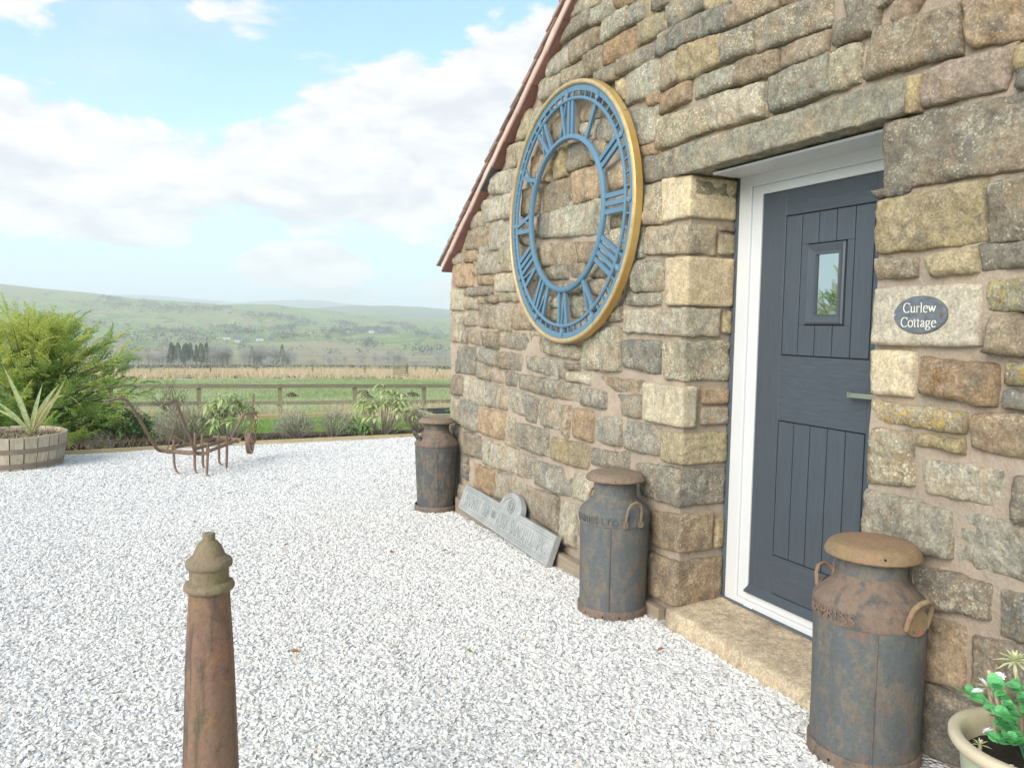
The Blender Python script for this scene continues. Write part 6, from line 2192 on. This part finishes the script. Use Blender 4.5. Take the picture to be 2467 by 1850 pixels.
# woods, hedgerow trees and scrub on the hillsides, one mass
mb = MB()
r_ = random.Random(202)
def far_tree(x, y, s_, zoff=0):
    z0 = H(x, y) + zoff
    n_ = 16
    for k in range(n_):
        d = rvec(r_) * (r_.random() ** .4)
        p = Vector((x + d.x * s_ * .62, y + d.y * s_ * .62, z0 + s_ * (.55 + d.z * .45)))
        b = len(mb.v)
        a, c_ = rvec(r_) * s_ * .13, rvec(r_) * s_ * .15
        mb.v.extend([tuple(p - a), tuple(p + a), tuple(p + c_)])
        mb.f.append((b, b + 1, b + 2))
def cluster(azd, rad, n_, spa, spr, s0, s1):
    for _ in range(n_):
        a = azd + r_.gauss(0, spa); q = rad + r_.gauss(0, spr)
        far_tree(q * math.sin(R(a)), q * math.cos(R(a)), r_.uniform(s0, s1))
# wooded skyline on the left hill, woods lower down
for a_ in np.arange(-3.8, 9.2, .10):
    if noise.noise(Vector((a_ * .9, 5, 0))) > .02: cluster(a_, 2500, 4, .10, 40, 7, 13)
for a_, q, n_, sa, sr in ((-1.5, 2250, 60, 1.1, 60), (1.8, 2200, 110, 1.0, 60), (4.0, 2300, 60, .8, 50), (8.3, 2050, 130, .9, 50), (10.5, 1900, 40, .5, 50), (13.2, 2000, 60, .5, 40), (15.2, 1750, 130, .7, 45),
                         (16.6, 2150, 60, .6, 60), (17.6, 2000, 40, .25, 40), (2.3, 1500, 70, 1.2, 30), (6.2, 1350, 50, 1.0, 25), (12.6, 1350, 55, .9, 25), (-3.5, 1700, 40, 1.0, 50), (-5.6, 1900, 50, 1.2, 60),
                         (5.4, 1650, 40, .6, 30), (9.0, 1550, 34, .5, 30), (19.0, 1500, 30, .8, 40), (3.4, 1150, 26, .9, 20), (9.8, 1150, 24, .8, 18), (0, 1100, 20, .8, 20), (14.6, 1050, 20, .7, 20), (19.2, 900, 20, .7, 20), (-5, 1300, 24, .8, 20)):
    cluster(a_, q, n_, sa, sr, 7, 14)
for _ in range(52):          # hedgerow lines
    a_, q = r_.uniform(-8, 22), r_.uniform(950, 2500)
    da, dq = r_.uniform(-.09, .09), r_.uniform(-9, 9)
    for k in range(r_.randrange(10, 26)):
        if r_.random() < .75:
            aa, qq = a_ + da * k, q + dq * k
            far_tree(qq * math.sin(R(aa)), qq * math.cos(R(aa)), r_.uniform(3, 8))
for _ in range(420):
    a_, q = r_.uniform(-8, 22), r_.uniform(620, 2500)
    far_tree(q * math.sin(R(a_)), q * math.cos(R(a_)), r_.uniform(3, 8))
tag(mb.build('hillside_woodland', HEDGE), 'far woods, hedgerow trees and scrub massed over the hillsides', kind='stuff')

# farmsteads on the hillsides
def farm(azd, rad, n_, s_, label, seed):
    r_ = random.Random(seed)
    x, y = rad * math.sin(R(azd)), rad * math.cos(R(azd))
    root = empty('farmstead', (x, y, H(x, y)))
    tag(root, label, 'farmhouse')
    for k in range(n_):
        cx_, cy_ = x + (k - n_ / 2) * s_ * 1.5 + r_.uniform(-2, 2), y + r_.uniform(-6, 6)
        l_, h_ = s_ * r_.uniform(.6, 1.1), s_ * .38
        z0 = H(cx_, cy_)
        w_ = MB().box((cx_ - l_ / 2, cy_ - 4, z0 - 2), (cx_ + l_ / 2, cy_ + 4, z0 + h_)).build('wall', HOUSEW if k % 2 == 0 else ROCK, root)
        q = MB().add([(cx_ - l_ / 2, cy_ - 4.3, z0 + h_), (cx_ + l_ / 2, cy_ - 4.3, z0 + h_), (cx_ + l_ / 2, cy_, z0 + h_ * 1.7), (cx_ - l_ / 2, cy_, z0 + h_ * 1.7), (cx_ - l_ / 2, cy_ + 4.3, z0 + h_), (cx_ + l_ / 2, cy_ + 4.3, z0 + h_)],
                     [(0, 1, 2, 3), (3, 2, 5, 4), (0, 3, 4), (1, 5, 2)])
        q.build('roof', HOUSER, root)
farm(15.0, 1500, 4, 13, 'low pale farm buildings with a blue-grey roof right of the field trees', 1)
farm(7.4, 1150, 4, 10, 'long low farmstead at the foot of the left hill', 2)
farm(9.6, 2100, 2, 14, 'single pale house high on the hillside above the fields', 3)
farm(11.0, 1900, 1, 10, 'tiny white cottage in the trees on the middle hillside', 4)
farm(5.9, 1250, 2, 9, 'small white house left of the long farmstead', 5)

# ------------------------------------------------------------ flower pot by the wall
PX, PY, PZ = 2.225, 1.305, .432
pz0 = gravel_surface(PX, PY)
root = empty('flower_pot', (PX, PY, pz0))
tag(root, 'pale green-grey stoneware flower pot with buff rolled rim at the foot of the wall', 'flower pot')
hp_ = PZ - pz0
smooth_angle(MB().lathe([(0, .0), (.145, 0), (.155, .02), (.172, hp_ * .55), (.184, hp_ - .055), (.188, hp_ - .035)], (PX, PY, pz0), 56).build('body', POTM, root), 50)
smooth_angle(MB().lathe([(.186, hp_ - .040), (.205, hp_ - .034), (.2145, hp_ - .020), (.2145, hp_ - .006), (.209, hp_), (.190, hp_ + .002), (.180, hp_ - .006), (.173, hp_ - .03), (.171, hp_ - .09)], (PX, PY, pz0), 56).build('rim', POTRIM, root), 60)
mb = MB()
vs = [(PX, PY, pz0 + hp_ - .058)]
mb.lathe([(.001, 0), (.05, .0), (.10, .004), (.171, -.004)], (PX, PY, pz0 + hp_ - .062), 30)
for k, v in enumerate(mb.v): mb.v[k] = (v[0], v[1], v[2] + .006 * noise.noise(Vector(v) * 30))
mb.build('soil', SOIL, root, smooth=True)

zs = pz0 + hp_ - .06
# bright artificial foliage with round leaves and white flowers
af = empty('trailing_foliage', (PX + .06, PY - .04, zs))
tag(af, 'bright green trailing foliage with round leaves and small white rosette flowers in the pot', 'plant')
lb = MB()
n_ = 12
lb.v = [(0, 0, 0)] + [(.5 + .5 * math.cos(a), .5 * math.sin(a), .10 + .07 * math.cos(2 * a)) for a in np.linspace(-PI, PI, n_, endpoint=False)] + [(.5, 0, .04)]
lb.f = [(n_ + 1, 1 + k, 1 + (k + 1) % n_) for k in range(n_)]
leaf_me = lb.mesh('leaf')
leaf_me.materials.append(ARTI)
leaf_me.polygons.foreach_set('use_smooth', [True] * len(leaf_me.polygons))
r_ = random.Random(64)
sprays = [((.02, .04), (-.12, .10, .20), 11), ((.03, .0), (-.17, .02, .10), 11), ((.03, -.02), (-.21, -.10, .02), 12), ((.05, .02), (-.02, .07, .24), 9), ((.04, -.05), (-.06, -.19, .06), 10), ((.06, .0), (.05, .0, .22), 8),
          ((.03, .05), (-.06, .06, .23), 12), ((.05, .01), (-.08, -.03, .17), 12), ((.05, -.06), (-.16, -.14, .06), 12), ((.07, -.08), (-.04, -.12, .12), 12), ((.02, -.02), (-.15, -.06, .12), 10), ((.03, -.06), (-.13, -.17, .0), 11), ((.0, .03), (-.08, .02, .16), 8), ((.05, -.03), (.02, -.12, .15), 8)]
stm = MB()
for (bx0, by0), (tx_, ty_, tz_), nl in sprays:
    b0 = Vector((PX + bx0, PY + by0, zs))
    tp = b0 + Vector((tx_, ty_, tz_ * .8))
    md_ = b0.lerp(tp, .5) + Vector((0, 0, .05))
    pts = [b0 * (1 - f) ** 2 + md_ * 2 * f * (1 - f) + tp * f * f for f in np.linspace(0, 1, 8)]
    stm.tube(pts, .0022, 5)
    for k in range(nl):
        f = .25 + .78 * k / nl
        p = b0 * (1 - f) ** 2 + md_ * 2 * f * (1 - f) + tp * f * f
        for sg in (0, PI):
            o = bpy.data.objects.new('leaf', leaf_me)
            COL.objects.link(o)
            o.parent = af
            o.location = p - af.location
            d_ = (tp - b0).normalized()
            ang = math.atan2(d_.y, d_.x) + (1.2 if sg else -1.2) + r_.uniform(-.6, .6)
            o.rotation_euler = (r_.uniform(-.5, .5), r_.uniform(-.9, .15), ang)
            s_ = r_.uniform(.026, .042)
            o.scale = (s_, s_, s_)
stm.build('stem', plain('teal_plastic_stem', (.12, .33, .24), .5), af)
# white rosettes
fl = MB()
for ring_, (n_, r0, e_) in enumerate(((9, .014, .15), (8, .011, .6), (6, .007, 1.0))):
    for k in range(n_):
        a = 2 * PI * k / n_ + ring_ * .4
        d = Vector((math.cos(a) * math.cos(e_), math.sin(a) * math.cos(e_), math.sin(e_)))
        leaf_quad(fl, Vector((0, 0, .001 * ring_)), d, Vector((0, 0, 1)), r0 * 1.1, r0 * .75, .3)
fl_me = fl.mesh('flower')
fl_me.materials.append(PETAL)
for (dx_, dy_, dz_) in ((-.14, .115, .150), (-.10, .13, .165), (-.175, .055, .070), (-.175, -.01, -.0), (-.15, -.045, .0), (-.135, -.075, -.005), (-.20, -.125, -.01), (-.195, -.15, -.05), (.0, .10, .15), (-.04, .12, .175)):
    o = bpy.data.objects.new('flower', fl_me)
    COL.objects.link(o)
    o.parent = af
    o.location = Vector((PX + dx_ + .05, PY + dy_, zs + .02 + dz_)) - af.location
    o.rotation_euler = (r_.uniform(-.6, .2), r_.uniform(-1.0, -.3), r_.uniform(0, 6))
    o.scale = (1.15,) * 3


def rosette_plant(name, x, y, z0, hgt, lean_, rad, n_, label, stem_r=.006):
    root = empty(name, (x, y, z0))
    tag(root, label, 'succulent')
    tip = Vector((x + lean_[0], y + lean_[1], z0 + hgt))
    MB().tube([(x, y, z0 - .02), (x + lean_[0] * .4, y + lean_[1] * .4, z0 + hgt * .5), tuple(tip)], [stem_r, stem_r * .9, stem_r * .8], 6).build('stem', TWIGP, root)
    for k in range(n_):
        a = k * 2.4
        e_ = 1.25 - 1.7 * (k / n_)
        d = Vector((math.cos(a) * math.cos(e_), math.sin(a) * math.cos(e_), math.sin(e_)))
        mb = MB()
        leaf_quad(mb, tip, d, Vector((0, 0, 1)), rad * (.55 + .5 * k / n_), rad * .17, .2, .12)
        mb.build('leaf', PALEG, root)
rosette_plant('spiky_succulent', PX + .085, PY + .085, zs, .235, (-.02, .03), .062, 34, 'tall pale spiky-leafed succulent rising at the back of the pot')
rosette_plant('spiky_succulent', PX + .03, PY + .13, zs, .150, (-.02, .02), .045, 24, 'lower pale spiky-leafed succulent behind the white flowers')
rosette_plant('green_succulent', PX - .11, PY + .085, zs, .035, (0, 0), .035, 14, 'tiny brown-green rosette sprouting from the soil at the pot wall')
root = MB().tube([(PX + .12, PY + .04, zs), (PX + .135, PY + .05, zs + .2), (PX + .115, PY + .07, zs + .36), (PX + .08, PY + .09, zs + .44)], [.006, .006, .005, .003], 6)
tag(root.build('dead_stem', TWIGP, smooth=True), 'tall curved pale dead stem standing in the pot', 'stem')
root = MB().tube([(PX + .02, PY + .10, zs), (PX + .01, PY + .12, zs + .12), (PX - .01, PY + .14, zs + .21)], [.006, .006, .0055], 6)
tag(root.build('cut_stem', TWIGP, smooth=True), 'short cut pale stem leaning beside the lower succulent', 'stem')
